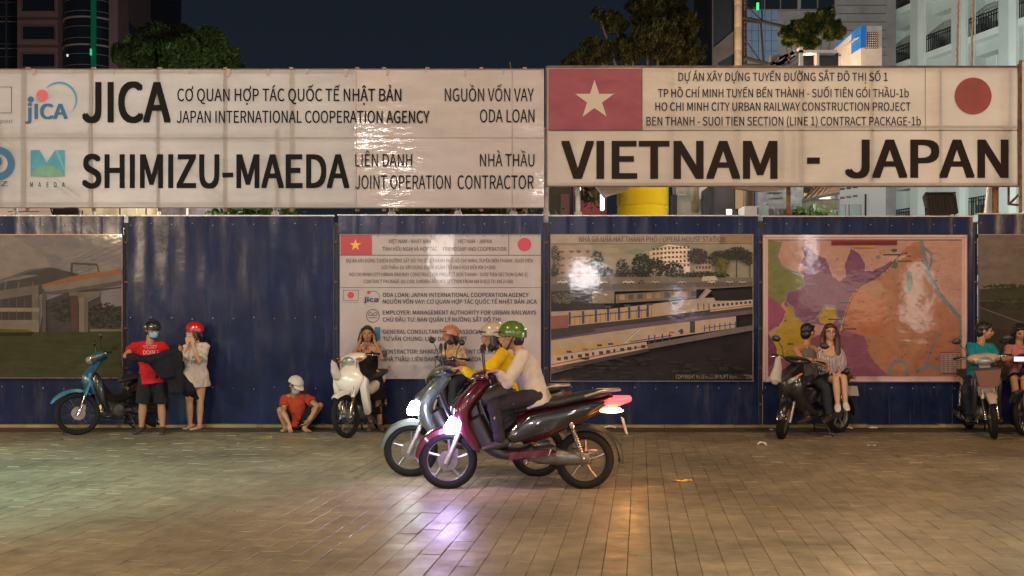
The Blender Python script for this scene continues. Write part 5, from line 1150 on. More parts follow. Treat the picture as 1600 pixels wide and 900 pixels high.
        for s_ in (-1, 1):
            g = G(); slab(g, [(-.10, .66), (.08, .47), (.02, .42), (-.25, .50), (-.62, .66), (-.80, .79), (-.55, .76)], s_*.125, s_*.163, s_*.005); P(g, 'side_panel', second)
            g = G(); slab(g, [(.10, .34), (-.34, .38), (-.36, .31), (.08, .27)], s_*.10, s_*.172); P(g, 'lower_fairing', body)
        g = G(); loft(g, smoothsec([(.0, .70, .08, .03), (-.14, .745, .13, .05), (-.38, .775, .145, .045), (-.48, .80, .14, .045), (-.72, .845, .12, .04), (-.83, .855, .07, .025)]), 24, 2.6); P(g, 'seat', seatcol or seatm)
        g = G(); g.tube([(-.6, -.14, .83), (-.74, -.13, .875), (-.92, -.06, .885), (-.92, .06, .885), (-.74, .13, .875), (-.6, .14, .83)], .013, 8); P(g, 'grab_rail', alu)
        g = G(); loft(g, [(-.1, .30, .06, .05), (-.2, .30, .09, .08), (-.45, .28, .085, .075), (-.64, .27, .06, .06)], 18, 2.6); P(g, 'engine', steeld)
        g = G(); g.tube([(-.22, -.14, .24), (-.30, -.165, .25), (-.66, -.18, .29), (-.74, -.18, .30)], [.03, .052, .056, .035], 16); P(g, 'exhaust', alu)
        g = G(); slab(g, [(-.34, .25), (-.64, .29), (-.63, .345), (-.34, .31)], -.215, -.235); P(g, 'exhaust_guard', second if lit else chrome)
    # rear: fender, light, plate, shocks, pegs, stand
    g = G(); vs = []; n = 14; pr2 = [(-.06, -.02), (-.045, .008), (0, .016), (.045, .008), (.06, -.02)]; m_ = 5
    for side_ in (0, 1):
        for i in range(n+1):
            a = math.radians(60+(185-60)*i/n); q0 = R+.05+(.03*i/n)
            for y, h_ in pr2: q_ = q0+h_-.004*side_; vs.append((-wb+q_*math.cos(a), y, R+q_*math.sin(a)))
    N = (n+1)*m_; fs = [(i*m_+j, i*m_+j+1, (i+1)*m_+j+1, (i+1)*m_+j) for i in range(n) for j in range(m_-1)]; fs += [tuple(N+k for k in f[::-1]) for f in fs]
    g.add(vs, fs); P(g, 'rear_fender', blackp)
    g = G(); g.tube([(-.74 if tail_lit else -.80, 0, .765), (-.87, 0, .775), (-1.0 if tail_lit else -.92, 0, .80)], [(.09, .045), (.09, .055), (.06, .030)] if tail_lit else [(.085, .035), (.075, .035), (.05, .02)], 16, side=(0, 1, 0), rnd=True)
    P(g, 'taillight', mat('lit_taillight', (1, .1, .05), .3, emit=(1.0, 0.035, 0.05), es=5) if tail_lit else redl)
    if tail_lit:
        for s_ in (-1, 1):
            g = G(); g.ell((-.84, s_*.08, .70), (.11, .04, .022)); P(g, 'turn_signal', mat('lit_rear_signal', (1, .5, .1), .3, emit=(1.0, 0.50, 0.16), es=12))
    else:
        for s_ in (-1, 1):
            g = G(); g.ell((-.84, s_*.11, .745), (.04, .032, .018)); P(g, 'turn_signal', amber)
    g = G(); g.box((-.965, 0, .56), (.006, .19, .14), Matrix.Rotation(.25, 3, 'Y')); P(g, 'number_plate', plate, sm=False)
    for s_ in (-1, 1):
        g = G(); a = Vector((-wb+.02, s_*.115, R+.02)); b = Vector((-wb+.14, s_*.12, .62)); dd = (b-a).normalized()
        ps = [a]; rs = [.012]
        for i in range(22): ps.append(a+(b-a)*(.15+.7*i/22)); rs.append(.026 if i % 2 else .019)
        ps.append(b); rs.append(.014); g.tube(ps, rs, 10); P(g, 'shock_absorber', chrome)
        g = G(); g.tube([(-.05, s_*.10, .27), (-.05, s_*.24, .27)], .016, 8); P(g, 'footpeg', rub)
        if und: g = G(); g.tube([(-.02, s_*.07, .36), (-.3, s_*.085, .31), (-wb, s_*.085, R)], .017, 8); P(g, 'swingarm', blackp)
        g = G(); g.tube([(-.30, s_*.12, .36), (-.34, s_*.20, .35)], .013, 8); P(g, 'passenger_peg', rub)
    if stand:
        g = G(); g.tube([(-.10, .07, .26), (-.14, .20, .02), (-.10, .25, .005)], .011, 8); P(g, 'kickstand', blackp)
        g = G(); g.tube([(-.16, -.10, .24), (-.24, -.12, .06), (-.30, -.13, .03)], .012, 8); g.tube([(-.16, .10, .24), (-.24, .12, .06), (-.30, .13, .03)], .012, 8); g.tube([(-.21, -.12, .12), (-.21, .12, .12)], .012, 8); P(g, 'centre_stand', blackp)
    if basket:
        bm_ = basket
        g = G(); g.X = SX; vs = []
        for z_, w_, l_ in ((.68, .11, .07), (.90, .155, .11), (.905, .148, .103), (.69, .10, .06)):
            for x_, y_ in ((-1, -1), (0, -1.08), (1, -1), (1.08, 0), (1, 1), (0, 1.08), (-1, 1), (-1, 0)): vs.append((wb-.06+x_*l_, y_*w_, z_))
        fs = [(r*8+i, r*8+(i+1) % 8, r*8+8+(i+1) % 8, r*8+8+i) for r in range(3) for i in range(8)]+[tuple(range(7, -1, -1)), tuple(24+i for i in range(8))]
        g.add(vs, fs); bo = P(g, 'basket', bm_)
        g = G(); g.X = SX; g.tube([(wb-.06+x_*.118, y_*.165, .908) for x_, y_ in ((-1, -1), (0, -1.08), (1, -1), (1.08, 0), (1, 1), (0, 1.08), (-1, 1), (-1, 0), (-1, -1))], .008, 6); P(g, 'basket_rim', blackp, bo)
    return root, SX, LX
def face(dx, dy): return math.atan2(dy, dx)
def hd(fx, fy, rx, ry):
    """front wheel ground pixel, rear wheel ground point -> middle and heading"""
    f = gp(fx, fy); r = gp(rx, ry); m_ = (f+r)/2; dd = (f-r); a = math.atan2(dd.y, dd.x)
    m_ = f-Vector((math.cos(a), math.sin(a), 0))*.64; return m_, a
M_blue = paint('blue_metallic_paint', (0.025, 0.15, 0.26), .35)
M_white = paint('white_paint', (0.72, 0.69, 0.66))
M_black = paint('black_paint', (0.010, 0.010, 0.011))
M_maroon = paint('maroon_paint', (0.085, 0.005, 0.018), .2)
M_silver = paint('silver_green_paint', (0.12, 0.15, 0.145), .4)
M_pearl = paint('pearl_paint', (0.55, 0.47, 0.40), .2)
M_grey = paint('dark_grey_paint', (0.04, 0.04, 0.05), .3)
pos, a = hd(122, 680, 238, 669.5)
bike('motorbike', 'blue underbone motorbike with spoked wheels, beside the man in the red T-shirt', pos, a, 'underbone', M_blue, second=M_black, rear=M_black, steer=-24, seatcol=seatm)
pos, a = hd(541, 684.5, 590, 671)
bike('motorbike', 'white underbone motorbike facing the street in front of the woman in a black dress', pos, a, 'underbone', M_white, steer=-14, mirrors=False, fender=(50, 112, .02), sw=1.35)
pos, a = hd(1226, 686, 1312, 676)
bike('scooter', 'black sports scooter that the seated couple with the striped blouse are on', pos, a, 'scooter', M_black, second=M_grey, steer=28, head_z=.74)
pos, a = hd(1551, 686, 1513, 671)
bike('motorbike', 'pale motorbike with a brown front basket, ridden by the man in teal', pos, a, 'underbone', M_pearl, second=M_grey, steer=-8, fender=(35, 115, .02), basket=mat('basket_plastic', (0.20, 0.10, 0.075), .4, coat=.3))
pos, a = hd(1600, 681, 1640, 671)
bike('motorbike', 'dark motorbike cut by the right edge, under the woman in pink', pos, a, 'underbone', M_black, steer=-6)
pos, a = hd(668, 679, 752, 673)
bike('scooter', 'dark grey scooter parked behind the moving scooters, under the laughing person', pos, a, 'scooter', M_grey, second=M_black, steer=10)
YA = F*CH/(763-HZ)
pos = Vector(((700-800)/F*YA, YA, 0))+Vector((.64, 0, 0))
scA, _, _ = bike('scooter', 'maroon scooter riding left with lit headlight and red tail light, nearest the camera', pos, math.pi, 'scooter', M_maroon, second=M_black, head_z=.56, lit=True, tail_lit=True, stand=False, lean=0, group='scooters riding past', headcol=(0.72, 0.66, 1.0))
YB = F*CH/(744-HZ)
pos = Vector(((642-800)/F*YB, YB, 0))+Vector((.64, 0, 0))
scB, _, _ = bike('scooter', 'silver green scooter riding left on the far side of the maroon scooter, headlight lit', pos, math.pi, 'scooter', M_silver, second=M_grey, head_z=.66, lit=True, stand=False, lean=0, group='scooters riding past', headcol=(0.92, 1.0, 1.0))
lamp('headlight_beam', (at(717, 670, YA).x-.12, YA, .56), 45, (0.75, 0.72, 1.0), .04, (at(300, 700, YA).x, YA-.9, 0), 70, .7)
lamp('headlight_beam', (at(662, 643, YB).x-.12, YB, .66), 60, (0.92, 1.0, 1.0), .04, (-6.5, YB+1.0, 0), 70, .7)
lamp('violet_pool_fill', (at(712, 670, YA).x-.10, YA-.30, .56), 15, (0.50, 0.30, 1.0), .10)  # unseen point lamp added to lay a violet reflection on the paving
lamp('amber_pool_fill', (at(972, 690, YA).x+.05, YA-.22, .34), 3.2, (1.0, 0.42, 0.06), .09)  # unseen low lamp, added for the amber patch on the paving
# ================================================================== PEOPLE
def skinm(n, c): return mat(n, c, 0.5, noise_s=14, amt=.10, spec=.4)
SK = skinm('skin_tan', (0.40, 0.21, 0.12)); SK2 = skinm('skin_light', (0.55, 0.33, 0.22)); SK3 = skinm('skin_brown', (0.30, 0.15, 0.085))
hairm = mat('black_hair', (0.012, 0.009, 0.008), 0.35, noise_s=40, amt=.4, bump=.6, bump_s=70, stretch=(1, 1, .12))
hairr = mat('red_brown_hair', (0.055, 0.016, 0.012), 0.38, noise_s=40, amt=.4, bump=.6, bump_s=70, stretch=(1, 1, .12))
eyem = mat('eye_dark', (0.01, 0.008, 0.008), .2); lipm = mat('lips', (0.34, 0.07, 0.06), .4); teeth = mat('teeth', (0.7, 0.66, 0.6), .3)
maskm = mat('blue_mask', (0.22, 0.50, 0.66), .7, noise_s=20, amt=.05); maskw = mat('white_mask', (0.40, 0.46, 0.50), .7)
strapm = mat('strap', (0.015, 0.015, 0.015), .6)
def fabric(n, c, amt=.1, **k): return mat(n, c, 0.85, noise_s=22, amt=amt, bump=.25, bump_s=140, spec=.2, **k)
def V3(v): return Vector(v)
def capsule(g, a, b, ra, rb, n=12, mid=None, flat=None, side=None):
    a, b = V3(a), V3(b)
    if mid: pts = [a, a+(b-a)*mid[0], b]; rr = [ra, mid[1], rb]
    else: pts = [a, b]; rr = [ra, rb]
    if flat: rr = [(r, r*flat) for r in rr]
    g.tube(pts, rr, n, side=side, rnd=True)
def hand(g, wr, d, nrm, curl=.5, s=1.0, spread=.10):
    """palm, four fingers of different lengths and a thumb leaving the side of the palm; nrm = out of the palm"""
    d = V3(d).normalized(); nrm = V3(nrm); nrm = (nrm-d*nrm.dot(d)).normalized(); sd = d.cross(nrm)
    wr = V3(wr); pe = wr+d*.085*s
    g.tube([wr-d*.01, wr+d*.03*s, pe], [(.022*s, .015*s), (.036*s, .014*s), (.038*s, .012*s)], 12, side=sd, rnd=True)
    for i, (o, L) in enumerate(((-.029, .066), (-.010, .076), (.010, .071), (.028, .054))):
        p = wr+d*.082*s+sd*o*s; a = spread*(i-1.5); dd = (d+sd*a).normalized(); L *= s; r = .0088*s
        ang = 0; pts = [p-dd*.02, p]; f = dd
        for seg in (.45, .32, .25):
            ang += curl*(.75 if seg > .4 else .8); f = dd*math.cos(ang)+nrm*math.sin(ang); pts.append(pts[-1]+f*L*seg)
        g.tube(pts, [r, r, r*.96, r*.88, r*.75], 8, rnd=True)
    p = wr+d*.03*s-sd*.028*s; f = (d*.7-sd*.62+nrm*(.25+.3*curl)).normalized(); q = p+f*.04*s; f2 = (f+d*.5+nrm*curl*.4).normalized()
    g.tube([p-f*.012, p, q, q+f2*.032*s], [.013*s, .0125*s, .0105*s, .008*s], 8, rnd=True)
def blend(a, b, t): return a+(b-a)*t
def person(label, base, J, look, skin=SK, top=None, bottom=None, dress=None, hair='short', hairmat=None, head_up=(0, 0, 1), hands=None, shoes=None, k=1.0,
           top_len=0.12, sleeve=.55, loose=.018, leg=1.0, female=False, face_on=True, extras=None, name='person', barefoot=False, group=None, tank=False, offshoulder=False, smile=False, fringe=True):
    """J: joints in world space: head, neck, sl, sr, el, er, wl, wr, hl, hr, kl, kr, al, ar, tl, tr (l/r = picture's left/right)"""
    root = empty(name, base, label, 'person', group)
    J = {a: V3(b) for a, b in J.items()}
    look = V3(look).normalized(); up = V3(head_up).normalized(); up = (up-look*up.dot(look)).normalized(); rt = look.cross(up)
    RH = Matrix((rt, look, up)).transposed()
    hc = J['head'] = J['head']-Vector((0, 0, .022)); pel = (J['hl']+J['hr'])/2; sh = (J['sl']+J['sr'])/2; ss = (J['sr']-J['sl']).normalized(); tu = (sh-pel).normalized()
    fw = ss.cross(tu)
    hw = (.165 if female else .150)*k; cw = (.135 if female else .158)*k; ww = (.105 if female else .13)*k
    g = G()
    # head: skull, face, jaw, nose, ears
    kh = k*1.07
    def hp(x, y, z): return hc+RH @ Vector((x, y, z))*kh
    g.ell(hp(0, -.012, .028), (.076*kh, .095*kh, .088*kh), RH, 18, 12)
    g.ell(hp(0, .018, -.025), (.062*kh, .072*kh, .085*kh), RH, 16, 10); g.ell(hp(0, .045, -.075), (.034*kh, .035*kh, .030*kh), RH, 12, 8)
    g.tube([hp(0, .085, .015), hp(0, .104, -.018), hp(0, .098, -.028)], [.009*kh, .014*kh, .012*kh], 8, rnd=True)
    for s_ in (-1, 1):
        g.ell(hp(s_*.078, -.01, -.005), (.010*kh, .02*kh, .032*kh), RH, 8, 6); g.ell(hp(s_*.038, .066, -.02), (.024*kh, .02*kh, .02*kh), RH, 8, 6)
        g.tube([hp(s_*.012, .088, .022), hp(s_*.05, .076, .024)], .009*kh, 6, rnd=True)
    g.ell(hp(0, .086, -.052), (.022*kh, .012*kh, .010*kh), RH, 10, 6)
    nk = J['neck']; capsule(g, blend(nk, hc, .62)-look*.015, nk-tu*.03, .048*k, .058*k)
    # trunk
    def trunk(g, infl, t0=-.06, t1=1.0, p=2.3, flare=0.0):
        H = (sh-pel).length; sec = [(-.10, hw*.80, .10), (0, hw, .112), (.18, hw*.93, .108), (.40, ww, .092), (.62, cw*.95, .108 if not female else .112), (.80, cw, .104), (.93, cw*.92, .082), (1.03, .085, .06)]
        pts = []; rr = []
        for t, a, b in sec:
            if t < t0-.001 or t > t1+.04: continue
            e = infl+flare*max(0, (.5-t)); pts.append(pel+(sh-pel)*t-fw*(.01 if t > .5 else 0)); rr.append((a+e, b*k+e))
        if pts and sec[0][0] < t0:
            pass
        g.tube(pts, rr, 24, side=ss, p=p)
    trunk(g, 0, -.11, 1.1)
    if female:
        for s_ in (-1, 1): g.ell(pel+(sh-pel)*.70+ss*s_*.065*k+fw*.078*k, (.055*k, .05*k, .052*k))
    for a, b, c in (('sl', 'el', 'wl'), ('sr', 'er', 'wr')):
        ar = .88 if female else 1.0
        capsule(g, J[a], J[b], .050*k*ar, .038*k*ar, mid=(.4, .047*k*ar)); capsule(g, J[b], J[c], .038*k*ar, .025*k*ar, mid=(.3, .040*k*ar))
        capsule(g, blend(sh, J[a], .45)+tu*.02, J[a], .05*k*ar, .05*k*ar)
    for i, (a, d) in enumerate((('wl', -1), ('wr', 1))):
        el = J['el' if a == 'wl' else 'er']; dd = (J[a]-el).normalized()
        hd_ = (hands or {}).get(a, {})
        hand(g, J[a], hd_.get('d', dd), hd_.get('n', -ss*d), hd_.get('curl', .45), k*(.92 if female else 1.02), hd_.get('spread', .1))
    for h_, kn, an, to in (('hl', 'kl', 'al', 'tl'), ('hr', 'kr', 'ar', 'tr')):
        lg = .96 if female else 1.0
        capsule(g, J[h_], J[kn], .082*k*lg, .054*k*lg, 14, mid=(.35, .080*k*lg)); 
        capsule(g, J[kn], J[an], .052*k*lg, .034*k*lg, 14, mid=(.32, .056*k*lg))
        a = J[an]; t = J[to]; dd = (t-a); 
        g.tube([a-dd.normalized()*.045-Vector((0, 0, .035)), a-Vector((0, 0, .03)), blend(a, t, .6)-Vector((0, 0, .02)), t], [(.03, .028), (.035, .034), (.042, .024), (.034, .014)], 12, side=(0, 0, 1) if False else dd.cross(Vector((0, 0, 1))), rnd=True)
    bd = put(remesh(g, .0085, 2), 'body', skin, root)
    # face
    if face_on:
        for s_ in (-1, 1):
            g = G(); g.ell(hp(s_*.033, .0835, .006), (.0135*k, .006*k, .0055*k), RH, 10, 6); put(g, 'eye', eyem, root, True)
            g = G(); g.tube([hp(s_*.016, .092, .026), hp(s_*.034, .092, .032), hp(s_*.052, .080, .026)], .0033*k, 5); put(g, 'eyebrow', hairm, root, True)
        g = G(); w = .024 if smile else .02
        g.tube([hp(-w, .088, -.050+(.004 if smile else 0)), hp(0, .0985, -.053), hp(w, .088, -.050+(.004 if smile else 0))], [(.003, .002), (.0062, .004), (.003, .002)], 8, rnd=True); put(g, 'mouth', lipm, root, True)
        if smile:
            g = G(); g.ell(hp(0, .0985, -.0525), (.016*k, .004*k, .0035*k), RH, 8, 5); put(g, 'teeth', teeth, root, True)
    hm = hairmat or hairm
    if hair:
        g = G(); g.ell(hp(0, -.024, .040), (.086*kh, .100*kh, .092*kh), RH, 20, 12)
        g.ell(hp(0, -.055, -.02), (.075*kh, .062*kh, .075*kh), RH, 14, 9)
        if fringe: g.tube([hp(-.055, .052, .078), hp(0, .066, .088), hp(.055, .052, .078)], .019*kh, 8, rnd=True)
        if hair in ('long', 'bob'):
            L = .40 if hair == 'long' else .13
            for s_ in (-1, 1):
                g.tube([hp(s_*.06, .02, .07), hp(s_*.088, .005, 0), hp(s_*.095, -.01, -.08), hp(s_*.10, .01 if hair == 'long' else -.02, -L*.75), hp(s_*.085, .02, -L)], [(.03, .02), (.035, .024), (.045, .03), (.045, .028), (.02, .012)], 10, rnd=True)
            g.tube([hp(0, -.07, .03), hp(0, -.10, -.08), hp(0, -.10, -L)], [(.075, .04), (.08, .045), (.05, .02)], 12, side=rt, rnd=True)
        if hair == 'bun': g.ell(hp(0, -.12, .03), (.045, .045, .04), RH)
        put(remesh(g, .009, 1, .003, 40, (1, 1, .3)), 'hair', hm, root)
    # clothes
    if top:
        g = G(); t0 = -top_len/(sh-pel).length if top_len else 0
        H = (sh-pel).length
        sec = [(t0, hw+.01, .118), (0, hw, .115), (.18, hw*.95, .112), (.40, max(ww, cw*.86), .104), (.62, cw*.98, .114), (.80, cw, .108)]
        if not offshoulder: sec += [(.93, cw*.92, .086), (1.04, .078 if not tank else .07, .058)]
        g.tube([pel+(sh-pel)*t for t, a, b in sec], [(a+loose+(.5-t)*loose*.6, b*k+loose) for t, a, b in sec], 24, side=ss, p=2.3)
        if female:
            for s_ in (-1, 1): g.ell(pel+(sh-pel)*.70+ss*s_*.065*k+fw*.080*k, (.066*k, .058*k, .064*k))
        if not tank:
            for a, b, c in (('sl', 'el', 'wl'), ('sr', 'er', 'wr')):
                A, B, Cc = J[a], J[b], J[c]; st = blend(A, B, .25) if offshoulder else A
                if not offshoulder: capsule(g, blend(sh, A, .35)+tu*.02, A, .055*k, .058*k)
                if sleeve <= 1: E = blend(A, B, sleeve); g.tube([st-(B-A).normalized()*.02, blend(st, E, .6), E], [.058*k+loose*.3, .058*k+loose*.6, .060*k+loose*1.1], 16)
                else:
                    g.tube([st-(B-A).normalized()*.02, blend(st, B, .55), B], [.055*k+loose*.3, .052*k+loose*.5, .046*k+loose*.5], 14, rnd=True)
                    capsule(g, B, blend(B, Cc, sleeve-1), .046*k+loose*.4, .034*k+loose*.3)
        else:
            for s_ in (-1, 1): g.tube([sh+ss*s_*.10*k+fw*.06-tu*.1, sh+ss*s_*.095*k+tu*.035, sh+ss*s_*.10*k-fw*.06-tu*.1], [(.03, .02), (.026, .014), (.03, .02)], 10, side=ss, rnd=True)
        put(remesh(g, .010, 2, .011, 13, (1, 1, .6)), 'top', top, root)
    if bottom:
        g = G(); lo_ = .012
        g.tube([pel+tu*.10, pel+tu*.02, pel-tu*.05], [(hw+.006, .115*k+.004), (hw+.012, .122*k+.008), (hw*.95+.01, .12*k+.01)], 22, side=ss, p=2.3)
        for h_, kn, an in (('hl', 'kl', 'al'), ('hr', 'kr', 'ar')):
            if leg <= 1: E = blend(J[h_], J[kn], leg); g.tube([J[h_]+(J[h_]-J[kn]).normalized()*.04, blend(J[h_], E, .5), E], [.092*k+lo_, .090*k+lo_*1.3, .078*k+lo_*2], 16)
            else: capsule(g, J[h_], J[kn], .090*k+lo_*.4, .062*k+lo_*.5, 14); capsule(g, J[kn], blend(J[kn], J[an], leg-1), .060*k+lo_*.5, .046*k+lo_*.8, 14)
        put(remesh(g, .010, 2, .010, 12, (1, 1, .8)), 'bottoms', bottom, root)
    if shoes:
        for an, to in (('al', 'tl'), ('ar', 'tr')):
            g = G(); a = J[an]; t = J[to]; dd = (t-a).normalized(); sd = dd.cross(Vector((0, 0, 1)))
            g.tube([a-dd*.055-Vector((0, 0, .03)), a-Vector((0, 0, .02)), blend(a, t, .55)-Vector((0, 0, .012)), t+dd*.018], [(.036, .04), (.042, .048), (.047, .034), (.036, .022)], 14, side=sd, rnd=True)
            put(remesh(g, .009, 1), 'shoe', shoes, root)
    return root, hp, RH, J, (fw, ss, tu, sh, pel)
def helmet(root, hp, RH, m, peak=True, k=1.0, cover=100, full=False, strap=True, tilt=0.0):
    k = k*1.07
    rt, lk, up = RH.col[0], RH.col[1], RH.col[2]
    g = G(); n = 28; vs = []; rings = 9; c = hp(0, -.012, .035)
    for sh_ in (0, 1):
        for i in range(rings+1):
            th = math.radians(4+cover*i/rings); 
            for j in range(n):
                a = 2*math.pi*j/n; dz = (0.012*(math.sin(a) < -.2)) if i == rings else 0
                r = (1.0 if sh_ == 0 else .93); vs.append(c+rt*(.112*k*r*math.sin(th)*math.cos(a))+lk*(.128*k*r*math.sin(th)*math.sin(a))+up*(.112*k*r*math.cos(th)-dz))
    N = (rings+1)*n; fs = [(i*n+j, i*n+(j+1) % n, (i+1)*n+(j+1) % n, (i+1)*n+j) for i in range(rings) for j in range(n)]
    fs += [tuple(N+q for q in f[::-1]) for f in fs]; fs += [(rings*n+j, rings*n+(j+1) % n, N+rings*n+(j+1) % n, N+rings*n+j) for j in range(n)]
    fs += [tuple(range(n)), tuple(N+j for j in range(n-1, -1, -1))]
    g.add(vs, fs); h = put(g, 'helmet', m, root, True)
    if peak:
        g = G(); vs = []
        for z_ in (.004, -.003):
            for i in range(9):
                a = math.radians(25+130*i/8); vs.append(c+rt*.108*k*math.cos(a)+lk*.122*k*math.sin(a)+up*(.012+z_)); vs.append(c+rt*.105*k*math.cos(a)+lk*(.118*math.sin(a)+.052*math.sin(a)**2)*k+up*(.002+z_))
        fs = [(2*i, 2*i+1, 2*i+3, 2*i+2) for i in range(8)]+[(18+2*i, 18+2*i+2, 18+2*i+3, 18+2*i+1) for i in range(8)]+[(2*i+1, 18+2*i+1, 18+2*i+3, 2*i+3) for i in range(8)]
        g.add(vs, fs); q = put(g, 'visor', blackp, root, True)
    if strap:
        g = G(); g.tube([hp(-.088, -.01, .01), hp(-.074, .015, -.05), hp(-.03, .04, -.112), hp(.03, .04, -.112), hp(.074, .015, -.05), hp(.088, -.01, .01)], [(.009, .003)]*6, 6); put(g, 'chin_strap', strapm, root, True)
def face_mask(root, hp, RH, m):
    g = G(); vs = []; fs = []; nx, nz = 10, 6
    for s_ in (0, 1):
        for j in range(nz+1):
            for i in range(nx+1):
                x = -1+2*i/nx; z = j/nz
                y = .098-.052*x*x+.016*math.sin(math.pi*z)*(1-x*x)-.012*(1-z)-(.004 if s_ else 0)
                vs.append(hp(x*(.068-.014*(1-z)), y, -.092+z*.085*(1-.12*abs(x))))
    m_ = nx+1; N = (nz+1)*m_
    for s_ in (0, 1): fs += [tuple((N*s_)+q for q in ((j*m_+i, j*m_+i+1, (j+1)*m_+i+1, (j+1)*m_+i) if s_ else (j*m_+i, (j+1)*m_+i, (j+1)*m_+i+1, j*m_+i+1))) for j in range(nz) for i in range(nx)]
    g.add(vs, fs); put(g, 'face_mask', m, root, True)
    g = G()
    for s_ in (-1, 1): g.tube([hp(s_*.066, .05, -.02), hp(s_*.083, -.01, .01)], .0018, 4); g.tube([hp(s_*.056, .045, -.08), hp(s_*.083, -.01, -.02)], .0018, 4)
    put(g, 'mask_loops', m, root)
def cap_(root, hp, RH, m):
    helmet(root, hp, RH, m, False, .90, cover=78, strap=False)
    g = G(); vs = []
    for z_ in (.003, -.003):
        for i in range(9):
            a = math.radians(35+110*i/8); vs.append(hp(.095*math.cos(a), .105*math.sin(a), .035+z_)); vs.append(hp(.085*math.cos(a), .105*math.sin(a)+.075*math.sin(a), .012+z_))
    fs = [(2*i, 2*i+1, 2*i+3, 2*i+2) for i in range(8)]+[(18+2*i, 18+2*i+2, 18+2*i+3, 18+2*i+1) for i in range(8)]+[(2*i+1, 18+2*i+1, 18+2*i+3, 2*i+3) for i in range(8)]
    g.add(vs, fs); put(g, 'cap_peak', m, root, True)
def joints(Y, d):
    """d: name -> (px, py, depth offset)"""
    return {k: at(v[0], v[1], Y+(v[2] if len(v) > 2 else 0)) for k, v in d.items()}
def chest_text(root, J, body, s, w, h, drop, m, side=0.0, rise=.135):
    """print on a shirt front"""
    fw, ss, tu, sh, pel = body; c = sh-tu*drop+ss*side; xd = ss if True else -ss
    me = _txt(s); xs = [v.co.x for v in me.vertices]; ys = [v.co.y for v in me.vertices]; a, b, lo, hi = min(xs), max(xs), min(ys), max(ys)
    for v in me.vertices:
        u = (v.co.x-a)/(b-a)-.5; q = (v.co.y-lo)/(hi-lo)
        v.co = c+ss*u*w+tu*q*h+fw*(rise-.9*(u*w+side)**2*2.2)
    me.materials.clear(); put(me, 'shirt_print', m, root)
pale = mat('white_print', (0.65, 0.6, 0.58), .7); inkp = mat('shirt_ink', (0.02, 0.02, 0.025), .7)

# ---- man in red T-shirt
Y = 14.12
D = dict(head=(238, 513, 0), neck=(233, 533, .02), sl=(211, 541, -.02), sr=(253, 540, .10), el=(196, 556, -.16), wl=(212, 560, -.36), er=(262, 560, -.04), wr=(279, 549, -.20),
         hl=(228, 590, 0), hr=(248, 590, .05), kl=(223, 632, -.03), kr=(252, 632, .03), al=(221, 668, 0), ar=(254, 668, .06), tl=(211, 676, -.10), tr=(253, 677, -.10))
Jm = joints(Y, D)
r, hp, RH, J, B = person('man in a red T-shirt, black helmet and blue mask, putting on a dark jacket', (Jm['al'].x+.1, Y, 0), Jm, (.80, -.62, -.15), SK,
    top=fabric('red_cotton', (0.50, 0.016, 0.024)), bottom=fabric('black_cotton', (0.014, 0.014, 0.017)), leg=.98, shoes=mat('dark_shoe', (0.035, 0.028, 0.026), .6), sleeve=.55, loose=.020, top_len=.09, fringe=False,
    hands={'wl': dict(d=(1, -.1, -.1), curl=1.0), 'wr': dict(curl=1.0)})
helmet(r, hp, RH, paint('black_helmet', (0.014, 0.014, 0.016))); face_mask(r, hp, RH, maskm)
chest_text(r, J, B, 'DOING', .20, .055, .125, pale, .02); chest_text(r, J, B, 'IT IS WORTH', .16, .016, .045, pale, .02); chest_text(r, J, B, 'KEEP GOING', .18, .018, .015, pale, .02, .125)
# jacket stretched from his arm towards her
g = G()
jp = [(200, 558, -.20), (214, 559, -.40), (232, 562, -.34), (252, 556, -.28), (270, 549, -.26), (282, 544, -.22)]
for (a, b) in zip(jp, jp[1:]): g.tube([at(a[0], a[1], Y+a[2]), at(b[0], b[1], Y+b[2])], [(.055, .045), (.055, .045)], 10, rnd=True)
def ribbon(a, b, ra, rb, fl=.35): g.tube([at(a[0], a[1], Y+a[2]), at((a[0]+b[0])/2, (a[1]+b[1])/2+1, Y+(a[2]+b[2])/2), at(b[0], b[1], Y+b[2])], [(ra, ra*fl), ((ra+rb)/2, (ra+rb)/2*fl), (rb, rb*fl)], 12, side=(1, 0, .1), rnd=True)
ribbon((255, 560, -.26), (262, 588, -.22), .14, .12); ribbon((272, 552, -.24), (276, 612, -.10), .13, .10); ribbon((278, 590, -.12), (298, 614, .02), .11, .10); ribbon((292, 604, 0), (310, 624, .12), .10, .035); ribbon((240, 562, -.3), (252, 582, -.24), .10, .08)
jk = link('jacket', remesh(g, .014, 3, .016, 6, (1, 1, .5)), fabric('dark_navy_cloth', (0.012, 0.013, 0.020)))
tag(jk, 'dark navy jacket stretched out between the man in red and the girl', 'jacket')
